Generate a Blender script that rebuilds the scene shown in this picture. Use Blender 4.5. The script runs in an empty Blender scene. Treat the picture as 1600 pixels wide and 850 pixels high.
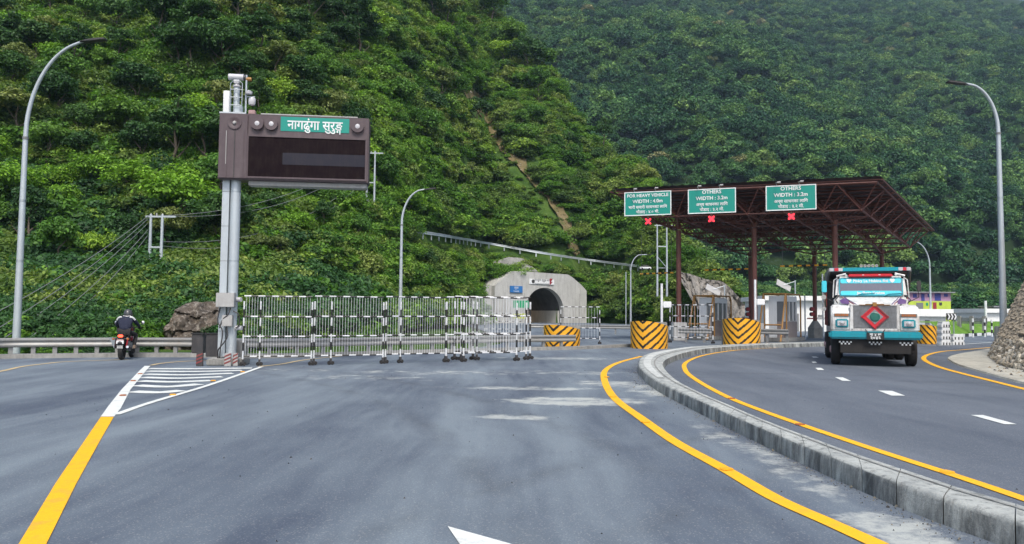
import bpy, bmesh, math, random
import numpy as np
from mathutils import Vector, Matrix, Euler
rad = math.radians
random.seed(7)
SC = bpy.context.scene
COL = SC.collection
# ------------------------------------------------------------------ camera
F = 1170.0
PITCH, ROLL, CH = rad(3.18), rad(0.5), 1.6
CM = Matrix.Rotation(rad(90) + PITCH, 3, 'X') @ Matrix.Rotation(ROLL, 3, 'Z')
cd = bpy.data.cameras.new('camera'); cam = bpy.data.objects.new('camera', cd); COL.objects.link(cam)
cd.sensor_width = 36; cd.lens = 36 * F / 1600; cd.clip_start = 0.1; cd.clip_end = 6000
cam.location = (0, 0, CH); cam.rotation_euler = CM.to_euler()
SC.camera = cam
# ------------------------------------------------------------------ light
SUN_EL, SUN_AZ, SKY_STR, SUN_STR = rad(55), rad(172), 0.105, 1.5
w = bpy.data.worlds.new('World'); SC.world = w; w.use_nodes = True
nt = w.node_tree; nt.nodes.clear()
sky = nt.nodes.new('ShaderNodeTexSky'); sky.sky_type = 'NISHITA'; sky.sun_disc = False
sky.sun_elevation = SUN_EL; sky.sun_rotation = SUN_AZ; sky.air_density = 1.0; sky.dust_density = 3.5; sky.ozone_density = 1.0
bg = nt.nodes.new('ShaderNodeBackground'); bg.inputs[1].default_value = SKY_STR
ow = nt.nodes.new('ShaderNodeOutputWorld'); nt.links.new(sky.outputs[0], bg.inputs[0]); nt.links.new(bg.outputs[0], ow.inputs[0])
sl = bpy.data.lights.new('sun', 'SUN'); sl.energy = SUN_STR; sl.angle = rad(14); sl.color = (1, .95, .88)
sun = bpy.data.objects.new('sun', sl); COL.objects.link(sun)
sd = Vector((math.sin(SUN_AZ) * math.cos(SUN_EL), math.cos(SUN_AZ) * math.cos(SUN_EL), math.sin(SUN_EL)))
sun.rotation_euler = sd.to_track_quat('Z', 'Y').to_euler(); sun.location = sd * 50 + Vector((0, 20, 0))
SC.view_settings.view_transform = 'Standard'; SC.view_settings.look = 'None'
SC.view_settings.exposure = 1.1; SC.view_settings.gamma = 1
SC.cycles.max_bounces = 6; SC.cycles.diffuse_bounces = 3; SC.cycles.transmission_bounces = 4
SC.cycles.volume_bounces = 0; SC.cycles.use_denoising = True
try: SC.cycles.sample_clamp_indirect = 4
except Exception: pass
# ------------------------------------------------------------------ projection: photo pixel -> point in the place
CP = Vector((0, 0, CH))
def ray(px, py): return CM @ Vector(((px - 800) / F, (425 - py) / F, -1))
def G(px, py, z=0.0):
    d = ray(px, py); return CP + d * ((z - CH) / d.z)
def at(px, py, Y):
    d = ray(px, py); return CP + d * (Y / d.y)
class Plane:                      # an upright plane through P0, turned by yaw about Z
    def __init__(s, P0, yaw):
        s.P, s.a = Vector(P0), Vector((math.cos(yaw), math.sin(yaw), 0)); s.n = Vector((-s.a.y, s.a.x, 0)); s.yaw = yaw
    def __call__(s, px, py):
        d = ray(px, py); t = (s.P - CP).dot(s.n) / d.dot(s.n); q = CP + d * t - s.P
        return q.dot(s.a), q.z
# ------------------------------------------------------------------ naming helpers
def tag(o, label=None, cat=None, group=None, kind=None):
    if label: o['label'] = label
    if cat: o['category'] = cat
    if group: o['group'] = group
    if kind: o['kind'] = kind
    return o
def empty(name, loc=(0, 0, 0), rz=0, label=None, cat=None, group=None):
    o = bpy.data.objects.new(name, None); COL.objects.link(o); o.empty_display_size = .2
    o.location = loc; o.rotation_euler = (0, 0, rz); return tag(o, label, cat, group)
KIDS = {}
def link(name, me, parent=None):
    o = bpy.data.objects.new(name, me); COL.objects.link(o)
    if parent is not None: o.parent = parent; KIDS.setdefault(parent.name, []).append(o)
    return o
def copy_tree(o, parent=None):
    c = o.copy(); COL.objects.link(c)
    if parent is not None: c.parent = parent
    ks = KIDS.get(o.name, []); nk = [copy_tree(k, c) for k in ks]
    if nk: KIDS[c.name] = nk
    return c
class MB:
    def __init__(s, off=(0, 0, 0)): s.v, s.f, s.m, s.off = [], [], [], Vector(off)
    def add(s, vs, fs, m=0):
        b = len(s.v); s.v += [tuple(Vector(q) - s.off) for q in vs]; s.f += [tuple(b + i for i in f) for f in fs]; s.m += [m] * len(fs); return s
    def box(s, x0, x1, y0, y1, z0, z1, m=0, M=None):
        vs = [Vector(q) for q in ((x0,y0,z0),(x1,y0,z0),(x1,y1,z0),(x0,y1,z0),(x0,y0,z1),(x1,y0,z1),(x1,y1,z1),(x0,y1,z1))]
        if M is not None: vs = [M @ q for q in vs]
        return s.add(vs, [(0,3,2,1),(4,5,6,7),(0,1,5,4),(1,2,6,5),(2,3,7,6),(3,0,4,7)], m)
    def hexa(s, q, m=0):          # 8 corners, bottom ring then top ring
        return s.add(q, [(0,3,2,1),(4,5,6,7),(0,1,5,4),(1,2,6,5),(2,3,7,6),(3,0,4,7)], m)
    def tube(s, pts, r, n=8, m=0, cap=True, stripes=None):
        pts = [Vector(p) for p in pts]; rs = r if isinstance(r, (list, tuple)) else [r] * len(pts); rings = []
        up = None
        for i, p in enumerate(pts):
            d = (pts[min(i + 1, len(pts) - 1)] - pts[max(i - 1, 0)]).normalized()
            if up is None: up = Vector((0, 0, 1)) if abs(d.z) < .95 else Vector((1, 0, 0))
            x = d.cross(up).normalized(); y = x.cross(d).normalized()
            if abs(d.dot(up)) < .95: up = y
            rings.append([p + x * (rs[i] * math.cos(2*math.pi*k/n)) + y * (rs[i] * math.sin(2*math.pi*k/n)) for k in range(n)])
        vs = [q for R_ in rings for q in R_]
        for i in range(len(rings) - 1):
            fs = [(i*n+k, i*n+(k+1) % n, (i+1)*n+(k+1) % n, (i+1)*n+k) for k in range(n)]
            if i == 0: b = len(s.v); s.v += [tuple(q - s.off) for q in vs]
            s.f += [tuple(b + j for j in f) for f in fs]; s.m += [(m if stripes is None else stripes[i % len(stripes)])] * n
        if cap:
            s.f += [tuple(b + k for k in range(n))[::-1], tuple(b + (len(rings)-1)*n + k for k in range(n))]; s.m += [m if stripes is None else stripes[0]] * 2
        return s
    def lathe(s, prof, n=16, M=None, m=0, closed=False):   # prof (r, z) about local Z
        vs = []
        for r, z in prof: vs += [Vector((r*math.cos(2*math.pi*k/n), r*math.sin(2*math.pi*k/n), z)) for k in range(n)]
        if M is not None: vs = [M @ q for q in vs]
        L = len(prof); fs = [(i*n+k, i*n+(k+1) % n, (i+1)*n+(k+1) % n, (i+1)*n+k) for i in range(L - 1) for k in range(n)]
        if prof[0][0] > 1e-4: fs.append(tuple(range(n))[::-1])
        if prof[-1][0] > 1e-4: fs.append(tuple((L-1)*n+k for k in range(n)))
        return s.add(vs, fs, m)
    def ext(s, poly, y0, y1, m=0, M=None):        # polygon in x-z extruded along y
        n = len(poly); vs = [Vector((x, y0, z)) for x, z in poly] + [Vector((x, y1, z)) for x, z in poly]
        if M is not None: vs = [M @ q for q in vs]
        return s.add(vs, [tuple(range(n)), tuple(range(2*n-1, n-1, -1))] + [(k, n+k, n+(k+1) % n, (k+1) % n) for k in range(n)], m)
    def build(s, name, mats, parent=None, smooth=False, bevel=0, seg=2, fixn=True):
        me = bpy.data.meshes.new(name); me.from_pydata(s.v, [], s.f)
        if not isinstance(mats, (list, tuple)): mats = [mats]
        for k in mats: me.materials.append(k)
        me.polygons.foreach_set('material_index', s.m); me.validate()
        if fixn or bevel:
            bm = bmesh.new(); bm.from_mesh(me)
            if bevel:
                bmesh.ops.remove_doubles(bm, verts=bm.verts, dist=1e-5)
                bmesh.ops.recalc_face_normals(bm, faces=bm.faces)
                es = [e for e in bm.edges if len(e.link_faces) == 2 and e.calc_face_angle(0) > .4]
                bmesh.ops.bevel(bm, geom=es, offset=bevel, segments=seg, affect='EDGES', clamp_overlap=True)
            else: bmesh.ops.recalc_face_normals(bm, faces=bm.faces)
            bm.to_mesh(me); bm.free()
        if smooth: me.shade_smooth(); me.set_sharp_from_angle(angle=rad(38))
        return link(name, me, parent)
def cr(pts, n):                                   # Catmull-Rom through points
    P = [Vector(p) for p in pts]; P = [2*P[0]-P[1]] + P + [2*P[-1]-P[-2]]; out = []
    for i in range(1, len(P) - 2):
        for k in range(n):
            t = k / n; a, b, c, d = P[i-1], P[i], P[i+1], P[i+2]
            out.append(.5 * (2*b + (c-a)*t + (2*a-5*b+4*c-d)*t*t + (3*b-a-3*c+d)*t**3))
    return out + [P[-2]]
# ------------------------------------------------------------------ materials
class N:
    def __init__(s, name):
        s.m = bpy.data.materials.new(name); s.m.use_nodes = True; s.t = s.m.node_tree; s.t.nodes.clear()
        s.o = s.t.nodes.new('ShaderNodeOutputMaterial')
    def n(s, ty, **kw):
        x = s.t.nodes.new('ShaderNode' + ty)
        for k, v in kw.items():
            if k.startswith('i_'):
                key = k[2:]; key = int(key) if key.isdigit() else key.replace('_', ' ')
                if isinstance(v, bpy.types.NodeSocket): s.t.links.new(v, x.inputs[key])
                else: x.inputs[key].default_value = v
            else: setattr(x, k, v)
        return x
    def l(s, a, b): s.t.links.new(a, b)
    def pos(s, obj=True): return s.n('TexCoord').outputs['Object'] if obj else s.n('NewGeometry').outputs['Position']
    def noise(s, v, sc, det=4, rough=.6, dist=0): return s.n('TexNoise', i_Vector=v, i_Scale=sc, i_Detail=det, i_Roughness=rough, i_Distortion=dist).outputs[0]
    def mapr(s, v, sc=(1, 1, 1), rot=(0, 0, 0), loc=(0, 0, 0)): return s.n('Mapping', i_Vector=v, i_Scale=sc, i_Rotation=rot, i_Location=loc).outputs[0]
    def ramp(s, f, stops, interp='LINEAR'):
        x = s.n('ValToRGB', i_0=f); r = x.color_ramp; r.interpolation = interp
        while len(r.elements) < len(stops): r.elements.new(.5)
        for e, (p, c) in zip(r.elements, stops): e.position = p; e.color = (c if isinstance(c, tuple) else (c, c, c)) + (1,)
        return x.outputs[0]
    def mix(s, f, a, b, mode='MIX'):
        x = s.n('MixRGB', blend_type=mode)
        for i, q in enumerate((f, a, b)):
            if isinstance(q, bpy.types.NodeSocket): s.l(q, x.inputs[i])
            else: x.inputs[i].default_value = q if i == 0 else tuple(q) + (1,)
        return x.outputs[0]
    def math(s, op, a, b=0.0):
        x = s.n('Math', operation=op)
        for i, q in enumerate((a, b)):
            if isinstance(q, bpy.types.NodeSocket): s.l(q, x.inputs[i])
            else: x.inputs[i].default_value = q
        return x.outputs[0]
    def bump(s, h, st=.3, d=.02): return s.n('Bump', i_Height=h, i_Strength=st, i_Distance=d).outputs[0]
    def pr(s, col, rough=.6, metal=0, nrm=None, spec=.5, emit=None, es=0):
        p = s.n('BsdfPrincipled', i_Metallic=metal)
        for k, q in (('Base Color', col), ('Roughness', rough)):
            if isinstance(q, bpy.types.NodeSocket): s.l(q, p.inputs[k])
            else: p.inputs[k].default_value = tuple(q) + (1,) if k == 'Base Color' else q
        p.inputs['Specular IOR Level'].default_value = spec
        if nrm is not None: s.l(nrm, p.inputs['Normal'])
        if emit is not None: p.inputs['Emission Color'].default_value = tuple(emit) + (1,); p.inputs['Emission Strength'].default_value = es
        s.l(p.outputs[0], s.o.inputs[0]); return s.m
def paint(name, col, rough=.45, metal=0, dirt=.35, sc=3, dcol=(.12, .10, .08), spec=.5, rand=0):
    q = N(name); v = q.pos(); f = q.noise(v, sc, 6, .7); f2 = q.noise(q.mapr(v, (6, 6, .8)), sc, 3)
    m = q.math('MULTIPLY', q.ramp(q.math('MULTIPLY', f, q.math('ADD', f2, .45)), [(.38, 0.), (.75, 1.)]), dirt)
    c = q.mix(m, col, dcol)
    if rand:
        r = q.n('ObjectInfo').outputs['Random']; c = q.mix(q.math('MULTIPLY', r, rand), c, tuple(k * .45 for k in col))
    return q.pr(c, q.math('ADD', q.math('MULTIPLY', f, .25), rough - .12), metal, q.bump(q.noise(v, 60, 2), .06, .005), spec)
def glow(name, col, st, base=(.1, .01, .01)):
    q = N(name); return q.pr(base, .4, emit=col, es=st)
M = {}
M['white'] = paint('white_paint', (.72, .74, .74), .5); M['bwhite'] = paint('weathered_white_paint', (.62, .64, .65), .5, dirt=.45, sc=5); M['bgrey'] = paint('bar_grey_paint', (.60, .62, .63), .5, dirt=.3)
M['black'] = paint('black_paint', (.012, .012, .013), .5, dirt=.15)
M['galv'] = paint('galvanised_steel', (.42, .46, .48), .42, .75, dirt=.3, sc=2, dcol=(.2, .2, .2))
M['galvp'] = paint('dull_galvanised_steel', (.45, .50, .53), .5, .35, dirt=.35, sc=1.2, dcol=(.25, .25, .24))
M['rail'] = paint('guardrail_steel', (.25, .255, .25), .5, .25, dirt=.55, sc=1.5, dcol=(.2, .17, .13))
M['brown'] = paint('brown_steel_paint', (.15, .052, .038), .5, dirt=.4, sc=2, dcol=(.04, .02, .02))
M['brownd'] = paint('dark_brown_fascia_paint', (.075, .022, .017), .6, dirt=.2)  # a darker brown paint of its own for the side and rear fascia
M['roofs'] = paint('roof_sheet_coating', (.06, .03, .028), .55, dirt=.2)
M['casing'] = paint('aubergine_sign_casing', (.072, .050, .056), .5, dirt=.25, sc=1.5, dcol=(.2, .17, .17))
M['screen'] = paint('dark_led_panel', (.009, .005, .007), .8, dirt=.1, spec=.08)
M['screen2'] = paint('grey_led_band', (.024, .024, .034), .7, dirt=.1, spec=.15)
M['green'] = paint('sign_green', (.0, .235, .185), .4, dirt=.08, dcol=(.1, .3, .25))
M['lens'] = paint('lamp_lens', (.5, .5, .52), .25, dirt=.2)
M['yel'] = paint('hazard_yellow', (.85, .40, .015), .5, dirt=.25, sc=2, dcol=(.35, .2, .05))
M['yell'] = paint('barrier_orange_yellow', (.88, .42, .015), .5, dirt=.25)
M['ochre'] = paint('ochre_pipe_paint', (.34, .17, .035), .5, dirt=.3)
M['cyan'] = paint('turquoise_paint', (.0, .27, .34), .35, dirt=.45, dcol=(.05, .15, .18))
M['cyanl'] = paint('cyan_film', (.05, .55, .66), .3, dirt=.1, dcol=(.4, .7, .75))
M['red'] = paint('red_paint', (.55, .02, .035), .35, dirt=.2); M['redd'] = paint('dark_red_paint', (.28, .02, .03), .4, dirt=.2)
M['twhite'] = paint('truck_white_paint', (.66, .67, .66), .32, dirt=.85, sc=3.5, dcol=(.30, .27, .23))
M['rubber'] = paint('tyre_rubber', (.014, .013, .013), .8, dirt=.3, dcol=(.06, .055, .05))
M['glass'] = paint('dark_glass', (.02, .024, .03), .06, dirt=.06, spec=1)
M['bglass'] = paint('booth_glass', (.15, .165, .18), .12, dirt=.25, sc=2, dcol=(.3, .3, .3), spec=.8)
M['wglass'] = paint('windscreen_glass', (.10, .10, .13), .08, dirt=.2, dcol=(.2, .2, .24), spec=1)
M['chrome'] = paint('chrome', (.6, .6, .62), .2, .9, dirt=.2)
M['orange'] = paint('orange_lens', (.42, .13, .03), .3, dirt=.5, dcol=(.1, .05, .03))
M['pink'] = paint('dusty_pink', (.38, .24, .24), .6, dirt=.4)
M['gmesh'] = paint('grille_mesh', (.27, .28, .29), .5, .3, dirt=.6, sc=6, dcol=(.08, .08, .08))
M['purple'] = paint('purple_paint', (.10, .05, .16), .5, dirt=.2)
M['tgreen'] = paint('emblem_green', (.01, .14, .11), .4, dirt=.3)
M['navy'] = paint('navy_cloth', (.010, .014, .034), .9, dirt=.2, dcol=(.03, .03, .05)); M['dcloth'] = paint('dark_cloth', (.012, .012, .014), .9, dirt=.2)
M['helmet'] = paint('helmet_shell', (.03, .033, .036), .25, dirt=.2, dcol=(.3, .3, .3)); M['skin'] = paint('skin', (.28, .14, .09), .6, dirt=.1)
M['tan'] = paint('tan_trousers', (.25, .19, .14), .9, dirt=.3)
M['bwall'] = paint('booth_white_panel', (.66, .68, .69), .5, dirt=.3, sc=1.5, dcol=(.4, .4, .38)); M['bbrown'] = paint('booth_brown_panel', (.24, .20, .19), .6, dirt=.3)
M['hwall'] = paint('whitewashed_wall', (.72, .73, .70), .8, dirt=.3, sc=.6, dcol=(.45, .43, .38))
M['hpink'] = paint('mauve_house_wall', (.42, .24, .36), .8, dirt=.3, sc=.6); M['hgreen'] = paint('lime_house_wall', (.45, .58, .06), .8, dirt=.3, sc=.6)
M['hblue'] = paint('blue_joinery', (.03, .04, .22), .6, dirt=.2); M['tin'] = paint('tin_roof', (.30, .31, .32), .5, .3, dirt=.4)
M['blue'] = paint('blue_sign', (.02, .14, .38), .5, dirt=.1); M['lime'] = paint('yellow_green_sign', (.40, .45, .06), .5, dirt=.2); M['sgreen'] = paint('display_green', (.01, .28, .12), .5, dirt=.1)
M['wire'] = paint('cable_grey', (.16, .17, .17), .6, dirt=.1); M['grey'] = paint('grey_cabinet', (.36, .36, .35), .6, dirt=.4, dcol=(.15, .13, .12)); M['char'] = paint('charcoal_plastic', (.03, .03, .032), .6, dirt=.4, dcol=(.12, .10, .09))
M['refl'] = paint('red_reflector', (.20, .035, .035), .6, dirt=.6); M['bark'] = paint('tree_bark', (.10, .08, .06), .9, dirt=.5)
M['tail'] = glow('tail_light_red', (1, .07, .03), 2.2); M['ledx'] = glow('red_led', (1, .02, .035), 1.5, (.3, .01, .02)); M['sodium'] = glow('tunnel_lamp', (1, .62, .35), 14, (.5, .4, .3)); M['redlamp'] = glow('red_signal_lamp', (1, .04, .05), 1.6, (.2, .01, .01))
def concrete(name, c1, c2, sc=1.0, streak=.5, stain=(.10, .10, .095), sided=0):
    q = N(name); v = q.pos(False); side = None
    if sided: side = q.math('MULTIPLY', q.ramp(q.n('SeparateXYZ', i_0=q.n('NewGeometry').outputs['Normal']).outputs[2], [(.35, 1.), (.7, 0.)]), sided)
    f = q.noise(v, 1.3*sc, 8, .7); g = q.noise(q.mapr(v, (3, 3, .35)), 2.2*sc, 5, .7)
    c = q.mix(q.ramp(f, [(.35, 0.), (.65, 1.)]), c1, c2)
    c = q.mix(q.math('MULTIPLY', q.ramp(g, [(.5, 0.), (.68, 1.)]), streak), c, stain)
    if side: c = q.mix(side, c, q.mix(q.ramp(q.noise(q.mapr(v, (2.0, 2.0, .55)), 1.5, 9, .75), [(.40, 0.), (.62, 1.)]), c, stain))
    c = q.mix(.25, c, q.mix(1, c, q.ramp(q.noise(v, 55*sc, 3), [(.3, .55), (.7, 1.3)]), 'MULTIPLY'))
    return q.pr(c, .85, nrm=q.bump(q.noise(v, 25*sc, 6, .7), .5, .02), spec=.25)
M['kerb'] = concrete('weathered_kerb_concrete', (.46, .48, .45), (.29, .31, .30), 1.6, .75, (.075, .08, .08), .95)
M['kerbtop'] = concrete('kerb_mortar', (.58, .60, .57), (.40, .42, .40), 1.6, .35)
M['conc'] = concrete('portal_concrete', (.47, .47, .445), (.37, .37, .35), .35, .55, (.24, .23, .21))
M['concd'] = concrete('grey_concrete', (.30, .30, .28), (.20, .20, .19), 1, .5)
M['verge'] = concrete('verge_concrete', (.50, .49, .42), (.34, .33, .28), .9, .5, (.14, .13, .10))
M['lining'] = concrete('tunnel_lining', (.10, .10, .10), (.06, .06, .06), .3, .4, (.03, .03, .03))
M['jersey'] = concrete('tunnel_side_panel', (.55, .55, .50), (.45, .45, .41), .3, .2)
M['shot'] = concrete('sprayed_concrete_rock', (.27, .25, .22), (.15, .14, .125), .25, .7, (.09, .083, .072))
M['rockf'] = concrete('stained_rock', (.13, .105, .08), (.028, .024, .020), 1.1, .55, (.40, .37, .32))
def road_mat(name, base, dust, hi):
    q = N(name); v = q.pos(False)
    d1 = q.n('VectorMath', operation='ADD', i_0=v, i_1=q.n('VectorMath', operation='SCALE', i_0=q.n('TexNoise', i_Vector=v, i_Scale=.12, i_Detail=2).outputs['Color'], i_Scale=1.6).outputs[0]).outputs[0]
    big = q.noise(q.mapr(d1, (.9, .16, 1), rot=(0, 0, rad(14))), .9, 6, .62)
    big2 = q.noise(q.mapr(d1, (.5, .09, 1), rot=(0, 0, rad(-22)), loc=(13, 4, 0)), 1.3, 6, .6)
    fine = q.noise(q.mapr(d1, (1.6, .10, 1), rot=(0, 0, rad(24))), 2.2, 5, .6)
    blot = q.noise(v, .35, 6, .62)
    f = q.math('ADD', q.math('MULTIPLY', q.math('ADD', big, big2), .33), q.math('MULTIPLY', q.math('ADD', blot, fine), .165))
    c = q.mix(q.ramp(f, [(.40, 0.), (.58, 1.)]), base, dust)
    tr_ = None
    for (cx, cy, r0_, wd) in ((-26.0, 2.0, 26.3, .30), (-26.0, 2.0, 28.1, .30), (14.0, -3.0, 15.6, .28), (14.0, -3.0, 17.3, .28)) if hi else ((2.0, -22.0, 41.5, .35), (2.0, -22.0, 43.2, .35)):
        L_ = q.n('VectorMath', operation='LENGTH', i_0=q.mapr(v, (1, 1, 0), loc=(-cx, -cy, 0))).outputs['Value']
        k_ = q.math('ABSOLUTE', q.math('SUBTRACT', L_, r0_)); k_ = q.n('MapRange', i_0=k_, i_1=wd, i_2=0.0, i_3=0.0, i_4=1.0).outputs[0]
        tr_ = k_ if tr_ is None else q.math('MAXIMUM', tr_, k_)
    tr_ = q.math('MULTIPLY', tr_, q.ramp(q.noise(v, .9, 5), [(.38, 0.), (.62, .38)])); c = q.mix(tr_, c, (.045, .05, .06))
    gr = q.noise(v, 75, 5, .8); c = q.mix(1, c, q.ramp(gr, [(.3, .66), (.72, 1.38)]), 'MULTIPLY')
    ag = q.n('TexVoronoi', i_Vector=v, i_Scale=95.0); c = q.mix(q.ramp(q.n('SeparateXYZ', i_0=ag.outputs['Color']).outputs[0], [(.90, 0.), (.96, .35)]), c, (.38, .38, .36))
    sp = q.n('TexVoronoi', i_Vector=v, i_Scale=7.0); c = q.mix(q.ramp(sp.outputs[0], [(.022, .5), (.045, 0.)]), c, (.02, .02, .02))
    c = q.mix(q.math('MULTIPLY', q.ramp(q.noise(q.mapr(v, (1, 2, 1)), 9, 5), [(.66, 0.), (.74, 1.)]), .18), c, (.30, .31, .30))
    if hi:       # cement dust spilt on the tarmac: blotches with a shape of their own
        tot = None
        for (px, py, rx, ry, s_) in hi:
            g = G(px, py); w_ = q.mapr(v, (1/rx, 1/ry, 0), loc=(-g.x/rx, -g.y/ry, 0))
            k = q.n('VectorMath', operation='LENGTH', i_0=w_).outputs['Value']
            k = q.math('MULTIPLY', q.n('MapRange', i_0=k, i_1=1.15, i_2=.35, i_3=0.0, i_4=1.0).outputs[0], s_)
            tot = k if tot is None else q.math('MAXIMUM', tot, k)
        nz = q.noise(q.mapr(v, (.9, 1.1, 1)), 1.6, 12, .78)
        m = q.ramp(q.math('ADD', nz, q.math('MULTIPLY', q.math('SUBTRACT', tot, 1.0), .36)), [(.365, 0.), (.50, .72)])
        c = q.mix(m, c, (.47, .49, .45))
    return q.pr(c, q.ramp(f, [(.3, .62), (.7, .8)]), nrm=q.bump(gr, .35, .006), spec=.35)
HI = [(900, 627, 2.0, 1.2, 1.0), (960, 600, 1.6, 1.6, .8), (830, 607, 3.0, .7, .8), (805, 652, 1.1, .45, .85), (700, 582, 5, 1.3, .7), (560, 590, 4, 1.6, .62), (450, 578, 3, 1.0, .6), (870, 560, 5, 1.6, .75), (860, 582, 4, 1.2, .7), (1010, 610, .8, 2.2, .8), (1240, 738, .42, 3.4, .72), (1420, 838, .6, 1.2, .9), (1120, 680, .4, 3.0, .7)]
M['road'] = road_mat('worn_asphalt', (.064, .081, .112), (.158, .193, .222), HI)
M['road2'] = road_mat('dark_asphalt', (.074, .089, .113), (.122, .141, .166), None)
def line_mat(name, c, wear):
    q = N(name); v = q.pos(False); f = q.noise(v, 3.5, 8, .75)
    k = q.mix(q.math('MULTIPLY', q.ramp(f, [(.50, 0.), (.66, 1.)]), wear), c, tuple(x * .55 + .06 for x in c))
    k = q.mix(1, k, q.ramp(q.noise(v, 80, 3, .7), [(.3, .85), (.7, 1.1)]), 'MULTIPLY')
    return q.pr(k, .55, spec=.3)
M['lyel'] = line_mat('road_paint_yellow', (.88, .45, .012), .6); M['lyelp'] = line_mat('faded_road_paint_yellow', (.55, .42, .22), .8); M['lwhite'] = line_mat('road_paint_white', (.68, .71, .68), .7)
def soil(name, a, b, c, sc):
    q = N(name); v = q.pos(False); f = q.noise(v, sc, 8, .7)
    return q.pr(q.ramp(f, [(.3, a), (.5, b), (.7, c)]), .95, nrm=q.bump(f, .8, .3), spec=.1)
M['ground'] = soil('valley_ground', (.03, .045, .015), (.055, .08, .025), (.10, .11, .05), .5)
M['turf'] = soil('green_slope_turf', (.02, .045, .010), (.045, .09, .018), (.09, .14, .03), .35)
M['turfd'] = soil('forest_floor', (.010, .022, .008), (.018, .036, .012), (.03, .05, .02), .08)
M['grassb'] = soil('mown_bank', (.07, .16, .02), (.11, .22, .035), (.16, .26, .06), .9)
M['scar'] = soil('bare_earth', (.06, .085, .03), (.14, .115, .055), (.20, .155, .09), .35)
M['dirt'] = soil('grit', (.20, .18, .14), (.30, .27, .21), (.38, .35, .29), 6)
def leafmat(name, cols, cell=.06, trans=.3, hue=0):
    q = N(name); oi = q.n('ObjectInfo'); ge = q.n('NewGeometry')
    lf = ge.outputs['Random Per Island']; big = q.noise(oi.outputs['Location'], cell, 3, .6)
    f = q.math('ADD', q.math('MULTIPLY', oi.outputs['Random'], .55), q.math('MULTIPLY', big, .75)); f = q.math('SUBTRACT', f, .15)
    c = q.ramp(f, [(i / (len(cols) - 1) * .8 + .1, k) for i, k in enumerate(cols)])
    c = q.mix(1, c, q.ramp(lf, [(0., (.55, .58, .5)), (.75, (1.1, 1.1, 1.)), (1., (1.75, 1.65, 1.35))]), 'MULTIPLY')
    p = q.n('BsdfPrincipled', i_Roughness=.55); q.l(c, p.inputs['Base Color']); p.inputs['Specular IOR Level'].default_value = .25
    t = q.n('BsdfTranslucent'); q.l(q.mix(1, c, (1.2, 1.3, .5), 'MULTIPLY'), t.inputs[0])
    m = q.n('MixShader', i_0=trans); q.l(p.outputs[0], m.inputs[1]); q.l(t.outputs[0], m.inputs[2]); q.l(m.outputs[0], q.o.inputs[0]); return q.m
# ------------------------------------------------------------------ terrain
_T = np.random.RandomState(3).rand(256, 256)
def vn(x, y):
    xi, yi = np.floor(x).astype(int), np.floor(y).astype(int); fx, fy = x - xi, y - yi
    fx, fy = fx*fx*(3-2*fx), fy*fy*(3-2*fy); g = lambda a, b: _T[a % 256, b % 256]
    return (g(xi, yi)*(1-fx)+g(xi+1, yi)*fx)*(1-fy)+(g(xi, yi+1)*(1-fx)+g(xi+1, yi+1)*fx)*fy - .5
def fbm(x, y, o=4):
    r = 0; a = 1
    for i in range(o): r = r + a*vn(x*2**i+17*i, y*2**i+31*i); a *= .5
    return r
PORT = Plane((4.2, 130, 0), rad(35))
def tb(px, tab): return np.interp(px, [a for a, b in tab], [b for a, b in tab])
T_F = [(-900,34),(300,35),(400,38),(500,48),(600,66),(700,94),(748,118),(754,125.5),(916,138.5),(950,134),(1000,125),(1100,105),(1200,98),(1300,140),(1700,140)]
T_W = [(-900,25),(400,24),(500,20),(620,10),(750,0),(1700,0)]
T_E = [(-900,660),(620,650),(700,580),(770,462),(850,368),(905,292),(960,232),(1010,200),(1060,105),(1100,62),(1150,30),(1195,-10),(1700,-14)]
T_C = [(745,0),(758,3),(800,7.3),(893,7.3),(912,3.5),(930,0)]
def hn(X, Y):
    X, Y = np.asarray(X, float), np.asarray(Y, float); px = 800 + F*X/np.maximum(Y, 1)
    yf, w_, e, c = tb(px, T_F), tb(px, T_W), tb(px, T_E), tb(px, T_C)
    u = np.maximum(Y - yf, 0); z = .15*np.minimum(u, w_) + .8*np.maximum(u - w_, 0) + c*np.clip(u/1.0, 0, 1)
    yr = np.maximum((.8*(yf+w_) - .15*w_ - c + 1.6)/(.8 - e/F), yf + 2)
    zr = .15*np.minimum(yr-yf, w_) + .8*np.maximum(yr - yf - w_, 0) + c
    z = np.where(Y < yr, z, np.maximum(zr - .45*(Y - yr), -3))
    return z - .12 + fbm(X/14, Y/14)*np.clip(u/14, 0, 1)*3.2*np.clip(z/10, .15, 1)
def hf(X, Y):
    X, Y = np.asarray(X, float), np.asarray(Y, float); u = np.maximum(Y - 235 - .15*X, 0)
    return .60*u - 1 + fbm(X/150+3, Y/150, 4)*np.clip(u/120, 0, 1)*46
def hit(px, py, far=False, y0=36, y1=1000):
    d = ray(px, py); d = d/d.y; ys = np.linspace(y0, y1, 6000); zs = CH + d.z*ys; h = (hf if far else hn)(d.x*ys, ys)
    k = np.argmax(h >= zs)
    return Vector((d.x*ys[k], ys[k], zs[k])) if h[k] >= zs[k] else None
def sheet_grid(name, t0, t1, nt_, ys, h, mat, cut=None):
    ts = np.linspace(t0, t1, nt_); T, Y = np.meshgrid(ts, ys); X = T*Y; Z = h(X, Y)
    V = np.stack([X, Y, Z], -1).reshape(-1, 3); fs = []
    for j in range(len(ys)-1):
        for i in range(nt_-1):
            a = j*nt_+i; f = (a, a+1, a+nt_+1, a+nt_)
            if cut is not None and cut(V[list(f)].mean(0)): continue
            fs.append(f)
    me = bpy.data.meshes.new(name); me.from_pydata(V.tolist(), [], fs); me.materials.append(mat); me.shade_smooth()
    return tag(link(name, me), kind='structure')
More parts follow.
